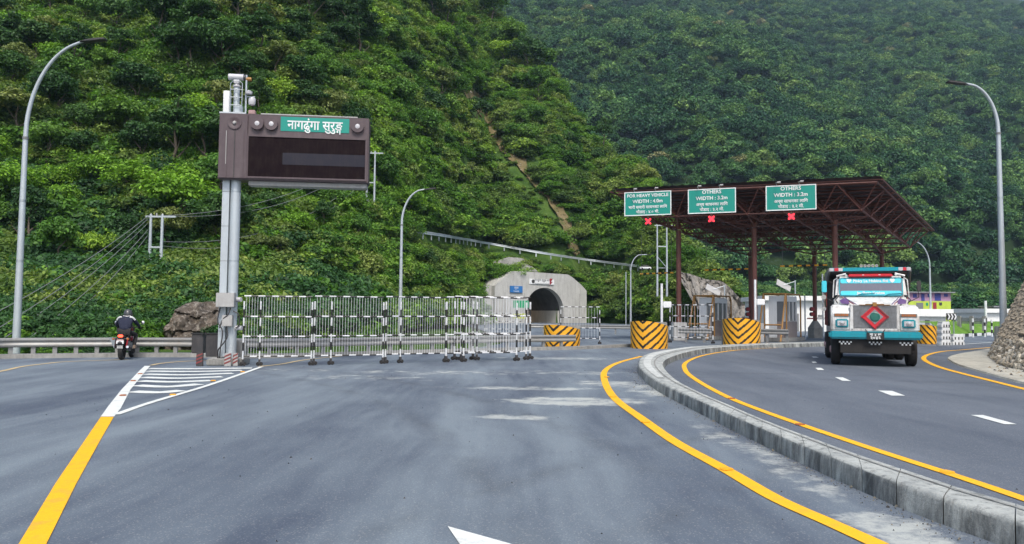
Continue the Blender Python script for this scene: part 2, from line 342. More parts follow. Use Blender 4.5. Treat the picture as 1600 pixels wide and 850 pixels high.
def bore_cut(p):
    q = Vector((p[0], p[1], 0)) - PORT.P; u, v = q.dot(PORT.a), q.dot(PORT.n)
    return abs(u) < 6.0 and -1.5 < v < 3.2
ysn = np.concatenate([np.linspace(25, 60, 45), np.linspace(60.8, 150, 115), np.linspace(152, 330, 50)])
sheet_grid('hillside', -1.5, .62, 330, ysn, hn, M['turf'], bore_cut)
sheet_grid('far_hill', -.35, 1.7, 170, np.linspace(225, 1250, 130), hf, M['turfd'])
MB().add([(-1800,-300,-.35),(1800,-300,-.35),(1800,2200,-.35),(-1800,2200,-.35)], [(0,1,2,3)]).build('ground', M['ground'])['kind'] = 'structure'
GR = [G(*p) for p in [(-140,570),(-60,564),(0,560.5),(100,559),(200,558),(300,558),(400,559.5),(500,557.5),(600,554),(700,551),(800,548),(900,546),(1000,541)]]
GR = [Vector((-34, 12, 0)), Vector((-25, 20, 0))] + GR
pl = [(p.x, p.y+.35) for p in GR[:-3]] + [(-.5,40),(-1.5,60),(-6,100),(-10,122),(-4,128),(10,140),(24,138),(28,112),(40,115),(110,150),(150,150),(120,-30),(-70,-30),(-60,0),(-40,8)]
def flat(name, pts, z, mat, kind='structure', parent=None):
    me = bpy.data.meshes.new(name); me.from_pydata([(p[0], p[1], z) for p in pts], [], [tuple(range(len(pts)))])
    bm = bmesh.new(); bm.from_mesh(me); bmesh.ops.triangulate(bm, faces=bm.faces); bmesh.ops.recalc_face_normals(bm, faces=bm.faces)
    if bm.faces and sum(f.normal.z for f in bm.faces) < 0: bmesh.ops.reverse_faces(bm, faces=bm.faces)
    bm.to_mesh(me); bm.free(); me.materials.append(mat); o = link(name, me, parent)
    if kind: o['kind'] = kind
    return o
flat('road', pl, 0, M['road'])
# ------------------------------------------------------------------ kerb ribbon
KL = [(1700,852),(1600,815),(1465,773),(1406,753),(1318,720),(1200,672),(1133,643),(1075,617),(1030,596),(1008,581),(998,569),(1002,557),(1018,550),(1058,543.5),(1102,539.6),(1190,536),(1288,533.6),(1350,532)]
KR = [(1700,822),(1600,788),(1480,754),(1415,732.5),(1308,697),(1200,657),(1143,633),(1092,611),(1060,594),(1043,580),(1036,569),(1040,562),(1052,556),(1074,549.5),(1108,543.6),(1190,538.2),(1288,535.2),(1350,533.4)]
KH = .21
kl, kr = cr([G(x, y, KH) for x, y in KL], 12), cr([G(x, y, KH) for x, y in KR], 12)
def resample(a, b, step):
    L = [0]
    for i in range(1, len(a)): L.append(L[-1] + ((a[i]+b[i])/2 - (a[i-1]+b[i-1])/2).length)
    n = int(L[-1]/step); out = []
    for k in range(n+1):
        s_ = k*L[-1]/n; i = min(max(1, next((j for j in range(len(L)) if L[j] >= s_), len(L)-1)), len(L)-1)
        t = (s_-L[i-1])/max(L[i]-L[i-1], 1e-6); out.append((a[i-1].lerp(a[i], t), b[i-1].lerp(b[i], t)))
    return out
rb = resample(kl, kr, .62)
# extend towards and behind the camera
a0, b0 = rb[0]; a1, b1 = rb[1]; da, db = (a0-a1), (b0-b1); pre = [(a0+da*k, b0+db*k) for k in range(14, 0, -1)]; rb = pre + rb
kerb = empty('kerb'); kerb['kind'] = 'structure'
rnd = random.Random(4)
for i in range(len(rb)-1):
    (l0, r0), (l1, r1) = rb[i], rb[i+1]; g = .009
    l0, l1 = l0.lerp(l1, g), l1.lerp(l0, g); r0, r1 = r0.lerp(r1, g), r1.lerp(r0, g)
    out0, out1 = (l0-r0).normalized(), (l1-r1).normalized(); b_ = rnd.uniform(-.004, .006); h = KH + rnd.uniform(-.002, .002)
    mb = MB(l0); q = []
    for (p, o_) in ((l0, out0), (l1, out1)):
        pass
    lb0, lb1 = l0 + out0*(.035+b_), l1 + out1*(.035+b_); rb0, rb1 = r0 - out0*.02, r1 - out1*.02
    z = lambda p, zz: Vector((p.x, p.y, zz))
    ring = lambda lb, l, r, rb_: [z(lb, -.03), z(lb.lerp(l, .8), h-.05), z(l.lerp(r, .02), h-.022), z(l.lerp(r, .06), h-.006), z(l.lerp(r, .13), h), z(l.lerp(r, .9), h), z(l.lerp(r, .98), h-.02), z(rb_, -.03)]
    A_, B_ = ring(lb0, l0, r0, rb0), ring(lb1, l1, r1, rb1); mb.add(A_+B_, [(k, k+1, 9+k, 8+k) for k in range(7)]+[tuple(range(8)), tuple(range(15, 7, -1))])
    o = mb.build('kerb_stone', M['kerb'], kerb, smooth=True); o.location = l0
mb = MB()
for i in range(14, len(rb)-1):       # mortar cap between stones, and the painted streak on top
    (l0, r0), (l1, r1) = rb[i], rb[i+1]; c0, c1 = l0.lerp(r0, .62), l1.lerp(r1, .62); d0, d1 = l0.lerp(r0, .68), l1.lerp(r1, .68)
    f = lambda p, zz: (p.x, p.y, zz)
    mb.add([f(c0, KH+.0085), f(c1, KH+.0085), f(d1, KH+.0085), f(d0, KH+.0085)], [(0,1,2,3)])
mb.build('kerb_joint', M['concd'], kerb)
mb = MB(); n0 = next(i for i, (l, r) in enumerate(rb) if l.y > 16)
for i in range(n0, min(n0+26, len(rb)-1)):
    (l0, r0), (l1, r1) = rb[i], rb[i+1]; c0, c1 = l0.lerp(r0, .2), l1.lerp(r1, .2); d0, d1 = l0.lerp(r0, .5), l1.lerp(r1, .5)
    f = lambda p, zz: (p.x, p.y, zz)
    mb.add([f(c0, KH+.011), f(c1, KH+.011), f(d1, KH+.011), f(d0, KH+.011)], [(0,1,2,3)])
mb.build('painted_edge', M['kerbtop'], kerb)
# the carriageway on the right of the kerb, its own darker asphalt
rr = [(r.x, r.y) for l, r in rb]
flat('carriageway', rr + [(40, 52), (70, 62), (110, 66), (90, -5), (4.2, -5)], .004, M['road2'])
# ------------------------------------------------------------------ painted lines
def ribbon(name, mid, wid, mat, z=.008, n=8, parent=None, pixels=True):
    P = cr([G(x, y) for x, y in mid] if pixels else mid, n); mb = MB(); vs = []
    for i, p in enumerate(P):
        d = (P[min(i+1, len(P)-1)]-P[max(i-1, 0)]).normalized(); s = Vector((-d.y, d.x, 0))*wid/2
        vs += [(p.x+s.x, p.y+s.y, z), (p.x-s.x, p.y-s.y, z)]
    mb.add(vs, [(2*i, 2*i+1, 2*i+3, 2*i+2) for i in range(len(P)-1)]); o = mb.build(name, mat, parent)
    o['kind'] = 'structure'; return o, P
def quadpx(name, pts, mat, z=.008):
    return flat(name, [G(*p)[:2] for p in pts], z, mat)
_, YL = ribbon('yellow_line', [(1480,902),(1368,850),(1300,819),(1211,779),(1133,734),(1055,691),(1005,656),(960,622),(945,596),(946,579),(966,567),(1002,557)], .165, M['lyel'])
_, YR = ribbon('yellow_line', [(1720,822),(1600,781),(1494,745),(1347,697),(1200,646),(1133,619),(1088,594),(1071,579),(1073,566),(1102,555),(1152,547.5),(1220,543.5),(1295,540.6)], .14, M['lyel'], .012)
ribbon('yellow_line', [(1720,637),(1599,608),(1555,597),(1503.5,584),(1465,573),(1444,562),(1449,555),(1472,549.5),(1503,547),(1550,543)], .17, M['lyel'], .012)
ribbon('white_line', [(1440,539.5),(1480,539.5),(1553,535)], .15, M['lwhite'], .012)
ribbon('yellow_line', [(-700,720),(-400,650),(-120,602),(0,580.5),(35,573),(70.6,568.5),(110,565),(200,562)], .13, M['lyelp'])
ribbon('yellow_line', [(236,571),(252,568),(285,565),(330,563)], .13, M['lyelp'])
ribbon('yellow_line', [(405,573),(440,569),(480,562),(540,556)], .13, M['lyelp'])
quadpx('yellow_line', [(-5,900),(30,850),(87.5,755),(133,688),(157.5,652),(177.6,652),(157,688),(120,755),(73,850),(50,900)], M['lyel'])
quadpx('white_line', [(157.5,651.5),(170,634),(190,609),(219,578.5),(226,572),(235,572),(229,578.5),(204,609),(189,638),(178.5,651.5)], M['lwhite'])
ribbon('white_line', [(181,648.5),(236,629.5),(330,601),(409,573.5)], .12, M['lwhite'], .011)
for a, m_, b in [((207,612),(247,613.5),(284,610.5)), ((213,602.5),(262,604.5),(312,600.5)), ((219,595.5),(270,597),(329,595)), ((223,590),(280,591.3),(347,589)), ((227,585),(290,586),(364,583.6)), ((230.5,580.3),(300,580.8),(378,579)), ((233,576.2),(300,576.4),(394,575.4))]:
    ribbon('white_hatch_stripe', [a, m_, b], .36, M['lwhite'], .0075)
quadpx('white_arrow', [(699.5,823.7),(794,850),(860,872),(818,872),(900,960),(850,960),(775,878),(740,884)], M['lwhite'])
for pts in [[(1372,611),(1394,611.5),(1414,619),(1393,619)], [(1517,649.5),(1536,649.5),(1589,664),(1570,664)], [(1304.5,590),(1317,590.3),(1330,596),(1316,595.6)], [(1274,575.3),(1283,575.3),(1288,578.6),(1278,578.6)], [(1268,565.4),(1274,565.4),(1277,567.6),(1270,567.6)], [(1268,557.5),(1275,557.5),(1279.5,559.3),(1271,559.3)], [(1287,552.2),(1291,552.2),(1294,553.6),(1288,553.6)]]:
    quadpx('white_lane_dash', pts, M['lwhite'], .012)
# raised road studs
def stud(p, yaw, mat=None, small=False, k=None):
    o = MB().ext([(-.06,0),(-.045,.018),(.045,.018),(.06,0)], -.05, .05).build('road_stud', mat or M['orange' if ('reddish' in k or 'brown' in k) else 'yel'], None, True, bevel=.004)
    o.location = (p.x, p.y, .012); o.rotation_euler = (0, 0, yaw); return tag(o, k, 'road stud', 'road studs on the painted lines')
for (x, y), lab in [((1135,735),'orange stud on the long yellow line, the one nearest the camera'), ((1008,661),'orange stud on the yellow line, second from the camera'), ((958,621),'orange stud on the outer bend of the yellow line'), ((948,590),'orange stud at the farthest bend of the yellow line'), ((1143,624),'reddish stud on the yellow line beyond the kerb, near the bend'), ((1250,665),'reddish stud on the yellow line beyond the middle of the kerb'), ((1480,740),'pale stud on the yellow line beyond the nearest stretch of kerb'),
        ((270,618),'orange stud low on the right arm of the white hatching'), ((333,596),'orange stud midway up the right arm of the white hatching'), ((379,582),'orange stud near the top of the right arm of the white hatching'), ((192,619),'brown stud low on the left arm of the white hatching'), ((208,596),'brown stud midway up the left arm of the white hatching'), ((219,585),'brown stud high on the left arm of the white hatching')]:
    stud(G(x, y), rad(20), k=lab)
# verge on the right, kerb strip on the left
flat('verge', [G(*p)[:2] for p in [(1484,560),(1490,557),(1503,554),(1550,546),(1640,540),(1760,560),(1760,640),(1660,614),(1599,599),(1555,587),(1503,572),(1487,565)]], .05, M['verge'])
vp = [G(*p) for p in [(1550,546),(1503,554),(1484,560),(1487,565),(1503,572.5),(1555,588),(1599,600),(1660,615),(1760,641)]]
MB().tube([(p.x, p.y, .0) for p in cr(vp, 6)], .065, 6).build('verge_kerb', M['verge'], None, True)['kind'] = 'structure'
kb = MB(); Pk = cr(GR, 6)
for i in range(len(Pk)-1):
    a, b = Pk[i], Pk[i+1]; f = lambda p, dy, z: (p.x, p.y+dy, z)
    kb.hexa([f(a,-.12,-.02),f(b,-.12,-.02),f(b,.6,-.02),f(a,.6,-.02),f(a,-.10,.13),f(b,-.10,.13),f(b,.6,.13),f(a,.6,.13)])
kb.build('roadside_kerb', M['concd'])['kind'] = 'structure'
# grit along the foot of the kerb (uncountable)
mb = MB(); rg = random.Random(9)
for _ in range(2600):
    i = rg.randrange(4, 60); l, r = rb[i]; l2, _r2 = rb[i+1]; p = l.lerp(l2, rg.random()); o_ = (l-r).normalized(); p = p + o_*(.05+abs(rg.gauss(0, .22))); s = rg.uniform(.003, .011)*(2.2 if rg.random() < .03 else 1)
    vs = [(p.x+rg.uniform(-s, s), p.y+rg.uniform(-s, s), rg.uniform(0, s)) for _k in range(4)] + [(p.x, p.y, s*1.4)]
    mb.add(vs, [(0,1,4),(1,2,4),(2,3,4),(3,0,4)], rg.choice([0, 0, 1]))
mb.build('grit', [M['dirt'], M['char']], fixn=False)['kind'] = 'stuff'
mb = MB()
for _ in range(220):
    X = rg.uniform(-8, 6); Y = rg.uniform(4, 22); s = rg.uniform(.006, .018)
    vs = [(X+rg.uniform(-s, s), Y+rg.uniform(-s, s), .0) for _k in range(4)] + [(X, Y, s)]
    mb.add(vs, [(0,1,4),(1,2,4),(2,3,4),(3,0,4)])
mb.build('road_debris', [M['char']], fixn=False)['kind'] = 'stuff'
# ------------------------------------------------------------------ foliage
def foliage(name, seed, R_, H_, zc, puffs, leaves, size, mat, pr_=.34, flatk=.6, low=-.25, tri=False):
    r = np.random.RandomState(seed); C = []
    for i in range(puffs):
        d = r.normal(size=3); d /= np.linalg.norm(d)
        if d[2] < low: d[2] = -d[2]*.6
        k = r.uniform(.45, 1.0)**.6; lump = 1+.28*math.sin(3*math.atan2(d[1], d[0])+seed)+.12*r.normal()
        C.append((d[0]*R_*k*lump*.8, d[1]*R_*k*lump*.8, zc+d[2]*H_*k*.8, R_*pr_*r.uniform(.6, 1.25)))
    C = np.array(C); idx = np.repeat(np.arange(puffs), leaves); n = len(idx)
    d = r.normal(size=(n, 3)); d /= np.linalg.norm(d, axis=1)[:, None]
    d[:, 2] = np.where(d[:, 2] < -.3, -d[:, 2], d[:, 2])
    P = C[idx, :3] + d*C[idx, 3:4]*r.uniform(.55, 1.08, (n, 1))*np.array([1, 1, flatk])
    nr = d*np.array([.8, .8, 1]) + r.normal(size=(n, 3))*.45 + np.array([0, 0, .35]); nr /= np.linalg.norm(nr, axis=1)[:, None]
    tx = np.cross(nr, r.normal(size=(n, 3))); tx /= np.linalg.norm(tx, axis=1)[:, None]; ty = np.cross(nr, tx)
    s = (size*r.uniform(.6, 1.35, (n, 1))); a, b = tx*s, ty*s*.55
    V = np.stack([P-a, P-b*1.0+nr*s*.12, P+a, P+b+nr*s*.12], 1).reshape(-1, 3)
    me = bpy.data.meshes.new(name); me.vertices.add(4*n); me.vertices.foreach_set('co', V.ravel())
    me.loops.add(4*n); me.loops.foreach_set('vertex_index', np.arange(4*n)); me.polygons.add(n); me.polygons.foreach_set('loop_start', np.arange(n)*4)
    me.update(calc_edges=True); me.validate(); me.materials.append(mat); return me
def trunk_mesh(name, seed, h, r0, br=5, lean=.06):
    g = random.Random(seed); mb = MB(); P = [Vector((g.uniform(-1, 1)*lean*h*k/5, g.uniform(-1, 1)*lean*h*k/5, h*k/5-.25*(k == 0)*2)) for k in range(6)]
    mb.tube(P, [r0*(1-.13*k) for k in range(6)], 7)
    for i in range(br):
        a = g.uniform(0, 6.28); p = P[2+i % 4]; L = h*g.uniform(.25, .45); q = p + Vector((math.cos(a)*L*.7, math.sin(a)*L*.7, L*.75))
        mb.tube([p, p.lerp(q, .5)+Vector((0, 0, -.05*L)), q], [r0*.45, r0*.3, r0*.12], 5)
    o = mb.build(name, M['bark'], None, True); me = o.data; bpy.data.objects.remove(o); return me
LV = {
 'dark': leafmat('dark_green_leaves', [(.020, .058, .020), (.034, .088, .028), (.052, .122, .036), (.075, .155, .046)]),
 'mid': leafmat('mid_green_leaves', [(.050, .130, .026), (.075, .178, .032), (.105, .215, .040), (.140, .255, .050)]),
 'lime': leafmat('yellow_green_leaves', [(.11, .23, .024), (.15, .30, .030), (.19, .34, .036), (.25, .37, .055)]),
 'olive': leafmat('olive_leaves', [(.09, .135, .042), (.125, .17, .055), (.17, .21, .07), (.22, .24, .09)]),
 'shrub': leafmat('shrub_leaves', [(.034, .092, .018), (.060, .150, .022), (.092, .210, .028), (.15, .28, .04), (.23, .34, .06)], .045, .35),
 'dry': leafmat('olive_shrub_leaves', [(.060, .120, .030), (.095, .165, .040), (.135, .215, .052), (.18, .255, .065), (.25, .30, .10)], .05, .35),
 'deep': leafmat('deep_green_shrub_leaves', [(.018, .055, .020), (.030, .084, .028), (.045, .118, .036), (.065, .15, .045)], .05, .3),
 'far': leafmat('forest_leaves', [(.010, .042, .024), (.019, .072, .032), (.034, .104, .038), (.060, .148, .044), (.11, .21, .054), (.19, .27, .07)], .012, .15),  # leaf greens partly tinted with the blue of distance haze
 'fars': leafmat('pale_forest_leaves', [(.10, .13, .045), (.17, .18, .08), (.24, .23, .12)], .02, .2),
}
SRC = bpy.data.collections.new('plant_kinds')       # never linked to the scene: only source meshes
def src(me):
    o = bpy.data.objects.new(me.name, me); return o
def coll(name, meshes):
    c = bpy.data.collections.new(name)
    for me in meshes: c.objects.link(src(me))
    return c
def scatter(name, P, S, Rz, I, collection, tilt=None):
    n = len(P); me = bpy.data.meshes.new(name); me.vertices.add(n); me.vertices.foreach_set('co', np.asarray(P, np.float32).ravel())
    for k, arr, ty in (('sc', S, 'FLOAT_VECTOR'), ('rt', np.stack([np.zeros(n) if tilt is None else tilt, np.zeros(n), Rz], 1), 'FLOAT_VECTOR')):
        a = me.attributes.new(k, ty, 'POINT'); a.data.foreach_set('vector', np.asarray(arr, np.float32).ravel())
    a = me.attributes.new('ix', 'INT', 'POINT'); a.data.foreach_set('value', np.asarray(I, np.int32))
    o = link(name, me); o['kind'] = 'stuff'
    ng = bpy.data.node_groups.new(name, 'GeometryNodeTree'); ng.interface.new_socket('Geometry', in_out='INPUT', socket_type='NodeSocketGeometry'); ng.interface.new_socket('Geometry', in_out='OUTPUT', socket_type='NodeSocketGeometry')
    nn = ng.nodes.new; gi, go = nn('NodeGroupInput'), nn('NodeGroupOutput'); ip = nn('GeometryNodeInstanceOnPoints'); ci = nn('GeometryNodeCollectionInfo')
    ci.inputs['Collection'].default_value = collection; ci.inputs['Separate Children'].default_value = True; ci.inputs['Reset Children'].default_value = True
    def na(k, ty):
        x = nn('GeometryNodeInputNamedAttribute'); x.data_type = ty; x.inputs[0].default_value = k; return x.outputs[0]
    L = ng.links.new; L(gi.outputs[0], ip.inputs['Points']); L(ci.outputs[0], ip.inputs['Instance']); ip.inputs['Pick Instance'].default_value = True
    L(na('ix', 'INT'), ip.inputs['Instance Index']); L(na('sc', 'FLOAT_VECTOR'), ip.inputs['Scale'])
    er = nn('FunctionNodeEulerToRotation'); L(na('rt', 'FLOAT_VECTOR'), er.inputs[0]); L(er.outputs[0], ip.inputs['Rotation']); L(ip.outputs[0], go.inputs[0])
    o.modifiers.new('plants', 'NODES').node_group = ng; return o
SCAR = [[(722,128),(745,158),(770,190),(783,222),(808,250),(838,285),(862,310),(880,340),(893,372),(898,398)], [6,9,11,11,8,7,7,6,6,5]]
def scarmask(px, py, k=1.0):
    best = 1e9
    P, Wd = SCAR
    for i in range(len(P)-1):
        a, b = Vector(P[i]), Vector(P[i+1]); q = Vector((px, py)); t = max(0, min(1, (q-a).dot(b-a)/(b-a).length_squared)); d = (q-a.lerp(b, t)).length/(Wd[i]+(Wd[i+1]-Wd[i])*t)
        best = min(best, d)
    d2 = ((px-48)/18)**2+((py-205)/32)**2
    return best < k or d2 < k
iCM = CM.transposed()
def proj(P):
    q = iCM @ (Vector(P)-CP); return 800+F*q.x/-q.z, 425-F*q.y/-q.z
ROADPX = [(640,357),(700,366),(760,377),(850,393),(930,405),(1010,415)]
def near_ok(X, Y, Z, px, py):
    u = PORT.a.dot(Vector((X, Y, 0))-PORT.P); v = PORT.n.dot(Vector((X, Y, 0))-PORT.P)
    if -13 < u < 13 and -6 < v < 2.5: return False
    if v < 2.5 and 752 < px < 935 and Y > 60: return False
    if (scarmask(px, py+2) or scarmask(px, py-900/Y-2)): return (X*7.3+Y*3.1) % 1 < .30 and not scarmask(px, py, .5)
    if 640 < px < 1012:
        yy = np.interp(px, [a for a, b in ROADPX], [b for a, b in ROADPX])
        if -2 < py-yy < 12: return False
    if 742 < px < 935 and py > 428 and Y < 126.5: return False
    if 228 < px < 345 and Y < 36.5: return False
    if 224 < px < 262 and 332 < py < 446 and Y < 52.5: return False
    if 566 < px < 592 and 236 < py < 342 and Y < 90: return False
    return True
# scars
def drape(name, P, Wd, mat):
    P3 = [(Vector(p), w_) for p, w_ in zip(P, Wd)]; vs = []; rows = 0; NN = 7; g = random.Random(2)
    for i in range(len(P3)-1):
        for k in range(4):
            t = k/4; c = P3[i][0].lerp(P3[i+1][0], t); w_ = P3[i][1]+(P3[i+1][1]-P3[i][1])*t; w_ *= 1.25+g.uniform(-.35, .45); row = []
            for j in range(NN+1):
                h = hit(c.x+(j/NN*2-1)*w_, c.y+g.uniform(-1, 1), y0=60)
                if h is None: row = None; break
                d = (CP-h).normalized(); row.append(h+d*.9+Vector((0, 0, .15)))
            if row: vs += row; rows += 1
    mb = MB().add(vs, [(r_*(NN+1)+j, r_*(NN+1)+j+1, (r_+1)*(NN+1)+j+1, (r_+1)*(NN+1)+j) for r_ in range(rows-1) for j in range(NN)])
    o = mb.build(name, mat, None, True); o['kind'] = 'structure'; return o
drape('landslide_scar', SCAR[0], SCAR[1], M['scar'])
mb = MB(); g = random.Random(21)
for _ in range(260):                     # rubble lying in the slide
    k = g.uniform(0, len(SCAR[0])-1.01); i = int(k); c_ = Vector(SCAR[0][i]).lerp(Vector(SCAR[0][i+1]), k-i); h = hit(c_.x+g.gauss(0, .6)*SCAR[1][i], c_.y, y0=60)
    if h is None: continue
    d = (CP-h).normalized(); p = h+d*1.0; s = g.uniform(.08, .3)*(2 if g.random() < .06 else 1)
    q_ = [p+Vector((x*g.uniform(.6, 1.2), y*g.uniform(.6, 1.2), z_*g.uniform(.5, 1)))*s for x, y, z_ in ((1,0,0),(0,1,0),(-1,0,0),(0,-1,0),(0,0,1),(0,0,-1))]; mb.add(q_, [(0,1,4),(1,2,4),(2,3,4),(3,0,4),(1,0,5),(2,1,5),(3,2,5),(0,3,5)], g.choice([0, 0, 0, 1]))
mb.build('slide_rubble', [M['scar'], M['dirt']], fixn=False)['kind'] = 'stuff'
drape('bare_soil_patch', [(45,178),(48,200),(52,222),(52,238)], [8,14,15,8], M['scar'])
# shrub cover of the near hill
SH = [foliage('fine_shrub', 60+k, 1.25, 1.0, .55, 34, 120, .062, LV['shrub'], .36, .7) for k in range(3)] + [foliage('fine_creeper', 70+k, 1.5, .5, .25, 34, 110, .055, LV['shrub'], .34, .6) for k in range(3)] + [foliage('shrub', 10+k, 1.25, 1.0, .55, 30, 70, .115, LV['shrub'], .40, .7) for k in range(4)] + [foliage('creeper', 20+k, 1.5, .5, .25, 30, 70, .095, LV['shrub'], .36, .6) for k in range(2)]
SH += [foliage('olive_shrub', 80+k, 1.25, 1.1, .55, 30, 90, .09, LV['dry'], .38, .8) for k in range(3)] + [foliage('deep_shrub', 90+k, 1.3, 1.2, .6, 32, 90, .10, LV['deep'], .36, .7) for k in range(3)]
CSH = coll('shrub_kinds', SH)
r = np.random.RandomState(5); P = []; S = []; I = []
n = 36000; tt = r.uniform(-.95, .40, n); yy = np.exp(r.uniform(math.log(30), math.log(300), n)); yy[:9000] = r.uniform(29, 46, 9000)
xx = tt*yy; zz = hn(xx, yy); e0 = hn(xx, yy+1.5)
for X, Y, Z, Z2, q in zip(xx, yy, zz, e0, r.rand(n)):
    px = 800+F*X/Y; yf = tb(px, T_F)
    if Y < yf-6 or (px > 760 and Y < yf): continue
    if px > 330 and Y < np.interp(px, [330, 600, 760], [29, 44, 110]): continue
    if Z2 < Z-.9: continue
    if px > 1195 or Z < -.6: continue
    # keep density roughly even on the ground
    if q > (Y/95.0)**1.0 and Y > 55: continue
    ppx, ppy = proj((X, Y, Z+.8))
    if ppy < -120 or not near_ok(X, Y, Z, ppx, ppy): continue
    # verge between guardrail and hill stays below the rail
    s = r.uniform(.75, 1.5)*(1+.006*Y)
    for k_ in (.3, .6, .9, 1.2):
        if scarmask(ppx, ppy-k_*1.7*s*F/Y): s = min(s, max(.40, .8-.3*k_)); P.append((X+r.normal()*.8, Y+r.normal()*.8, float(hn(X, Y))-.1)); S.append((.5, .5, .35)); I.append(12+r.randint(3)); break
    if Y < 46: s *= .52+.36*max(0, (Y-34)/12)
    if Y < 33: s = .38
    if 636 < px < 1016 and Y > 55:
        yy_ = np.interp(px, [a for a, b in ROADPX], [b for a, b in ROADPX])
        if ppy > yy_-2 and ppy-1.9*s*F/Y < yy_+3: s = max(.22, (ppy-yy_-3)*Y/F/1.9)
    P.append((X, Y, Z-.1)); S.append((s, s, s*r.uniform(.7, 1.15))); rg_ = float(fbm(np.array([X/11.0+40]), np.array([Y/11.0+Z/9.0]), 3)[0])+r.normal()*.10+(.10 if Y > 70 else -.03)
    if scarmask(ppx, ppy-4, 2.2): rg_ = .3
    if rg_ > .17: I.append(12+r.randint(3))
    elif rg_ < -.30: I.append(15+r.randint(3))
    else: I.append(r.randint(6)+(6 if Y > 72 else 0))
print('shrubs', len(P)); scatter('hillside_shrubs', P, S, r.uniform(0, 6.28, len(P)), I, CSH)
# trees one can tell apart
KIND = [('dark', 'dark green broadleaf tree'), ('mid', 'mid green bushy tree'), ('lime', 'yellow green leafy tree'), ('olive', 'olive coloured thin crowned tree'), ('dark', 'tall dark layered tree')]
TM = {}
for ki, (mt, lb_) in enumerate(KIND):
    TM[ki] = []
    for v in range(3):
        seed = 100+ki*10+v; tall = ki == 4
        TM[ki].append((foliage('crown', seed, 2.2 if not tall else 2.0, 2.0 if not tall else 3.2, 3.9 if not tall else 5.0, 34 if ki != 3 else 24, 92 if ki != 3 else 80, .135, LV[mt], .35, .6 if ki in (3, 4) else .85), trunk_mesh('trunk', seed, 3.4 if not tall else 5.5, .16)))
def zone(px, py):
    v = 'on the lowest slope' if py > 380 else 'on the lower slope' if py > 260 else 'on the middle slope' if py > 140 else 'near the top edge' 
    for lim, t in ((30, 'left of the left street lamp'), (130, 'right of the left street lamp'), (235, 'above the rider and guardrail'), (300, 'above the left utility pole'), (360, 'left of the sign board'), (460, 'behind the sign board\'s middle'), (580, 'behind the sign board\'s right end'), (650, 'above the slim street lamp'), (740, 'left of the brown landslide'), (820, 'beside the brown landslide'), (900, 'above the tunnel portal'), (2000, 'left of the toll canopy')):
        if px < lim: return v+' '+t
r = np.random.RandomState(11); cnt = 0; spots = []; tries = 0
hand = [(505,385,4,.7),(615,432,0,.8),(660,440,0,.75),(690,445,0,.7),(752,438,0,.62),(590,430,0,.7),(490,440,0,.7),(540,455,0,.7),(460,395,2,.8),(25,90,2,1.2),(560,120,4,1.6),(480,60,4,1.7),(400,80,3,1.6),(640,30,4,1.7),(700,70,3,1.7),(800,110,1,1.9),(825,130,0,1.9),(770,50,1,1.9),(840,170,1,1.7),(120,30,0,1.6),(250,90,0,1.6),(300,150,0,1.6),(210,200,0,1.4),(430,150,3,1.5),(370,60,3,1.5),(745,215,0,1.3),(950,445,0,.6),(985,455,1,.6),(930,435,1,.5)]
for px, py, ki, s in hand:
    h = hit(px, py, y0=36)
    if h is not None: spots.append((h, ki, s*(.75+h.y/330), px, py))
while len(spots) < 285 and tries < 8000:
    tries += 1; px, py = r.uniform(-120, 1010), r.uniform(-60, 455); h = hit(px, py, y0=40)
    if h is None: continue
    if py > 300 and r.rand() < .5: continue
    if px > 540 and py > 120 and r.rand() < .72: continue
    if any(scarmask(px, py-k_*1500/h.y, 1.5) for k_ in range(6)) or not near_ok(h.x, h.y, h.z, px, py): continue
    if 640 < px < 1012 and 350 < py < 425: continue
    if 820 < px and h.y > 250: continue
    if min([(h-q[0]).length/(1.6+.012*h.y) for q in spots]+[9]) < 1: continue
    pr_ = [.34, .25, .10, .13, .18] if py < 250 else [.26, .34, .22, .10, .08]
    if px > 600 and py > 90: pr_ = [.12, .40, .28, .16, .04]
    ki = r.choice(5, p=pr_); s = r.uniform(.7, 1.25)*(.8+h.y/260)
    if 640 < px < 1012 and py > 380 and py-7*s*F/h.y < np.interp(px, [a_ for a_, b_ in ROADPX], [b_ for a_, b_ in ROADPX])+6: continue
    spots.append((h, ki, s, px, py))
print('trees', len(spots))
for h, ki, s, px, py in spots:
    v = r.randint(3); lab = ('large ' if s > 1.35 else 'small ' if s < 1.0 else '')+KIND[ki][1]+' '+zone(px, py); o = empty('tree', (h.x, h.y, h.z-.3*s), r.uniform(0, 6.28), lab, 'tree', lab.replace(' tree ', ' trees ', 1))
    o.scale = (s*r.uniform(.85, 1.15), s*r.uniform(.85, 1.15), s*r.uniform(.85, 1.1))
    link('crown', TM[ki][v][0], o); link('trunk', TM[ki][v][1], o)
_by = {}
for o in list(COL.objects):
    if o.name.split('.')[0] == 'tree': _by.setdefault(o['label'], []).append(o)
for lb_, os_ in _by.items():
    if 1 < len(os_) < 5:
        os_.sort(key=lambda o: -proj(o.location)[1]*-1)
        for o, w_ in zip(os_, {2: ['upper', 'lower'], 3: ['uppermost', 'middle', 'lowest'], 4: ['uppermost', 'upper middle', 'lower middle', 'lowest']}[len(os_)]):
            o['label'] = w_+' '+lb_ if len((w_+' '+lb_).split()) <= 16 else lb_
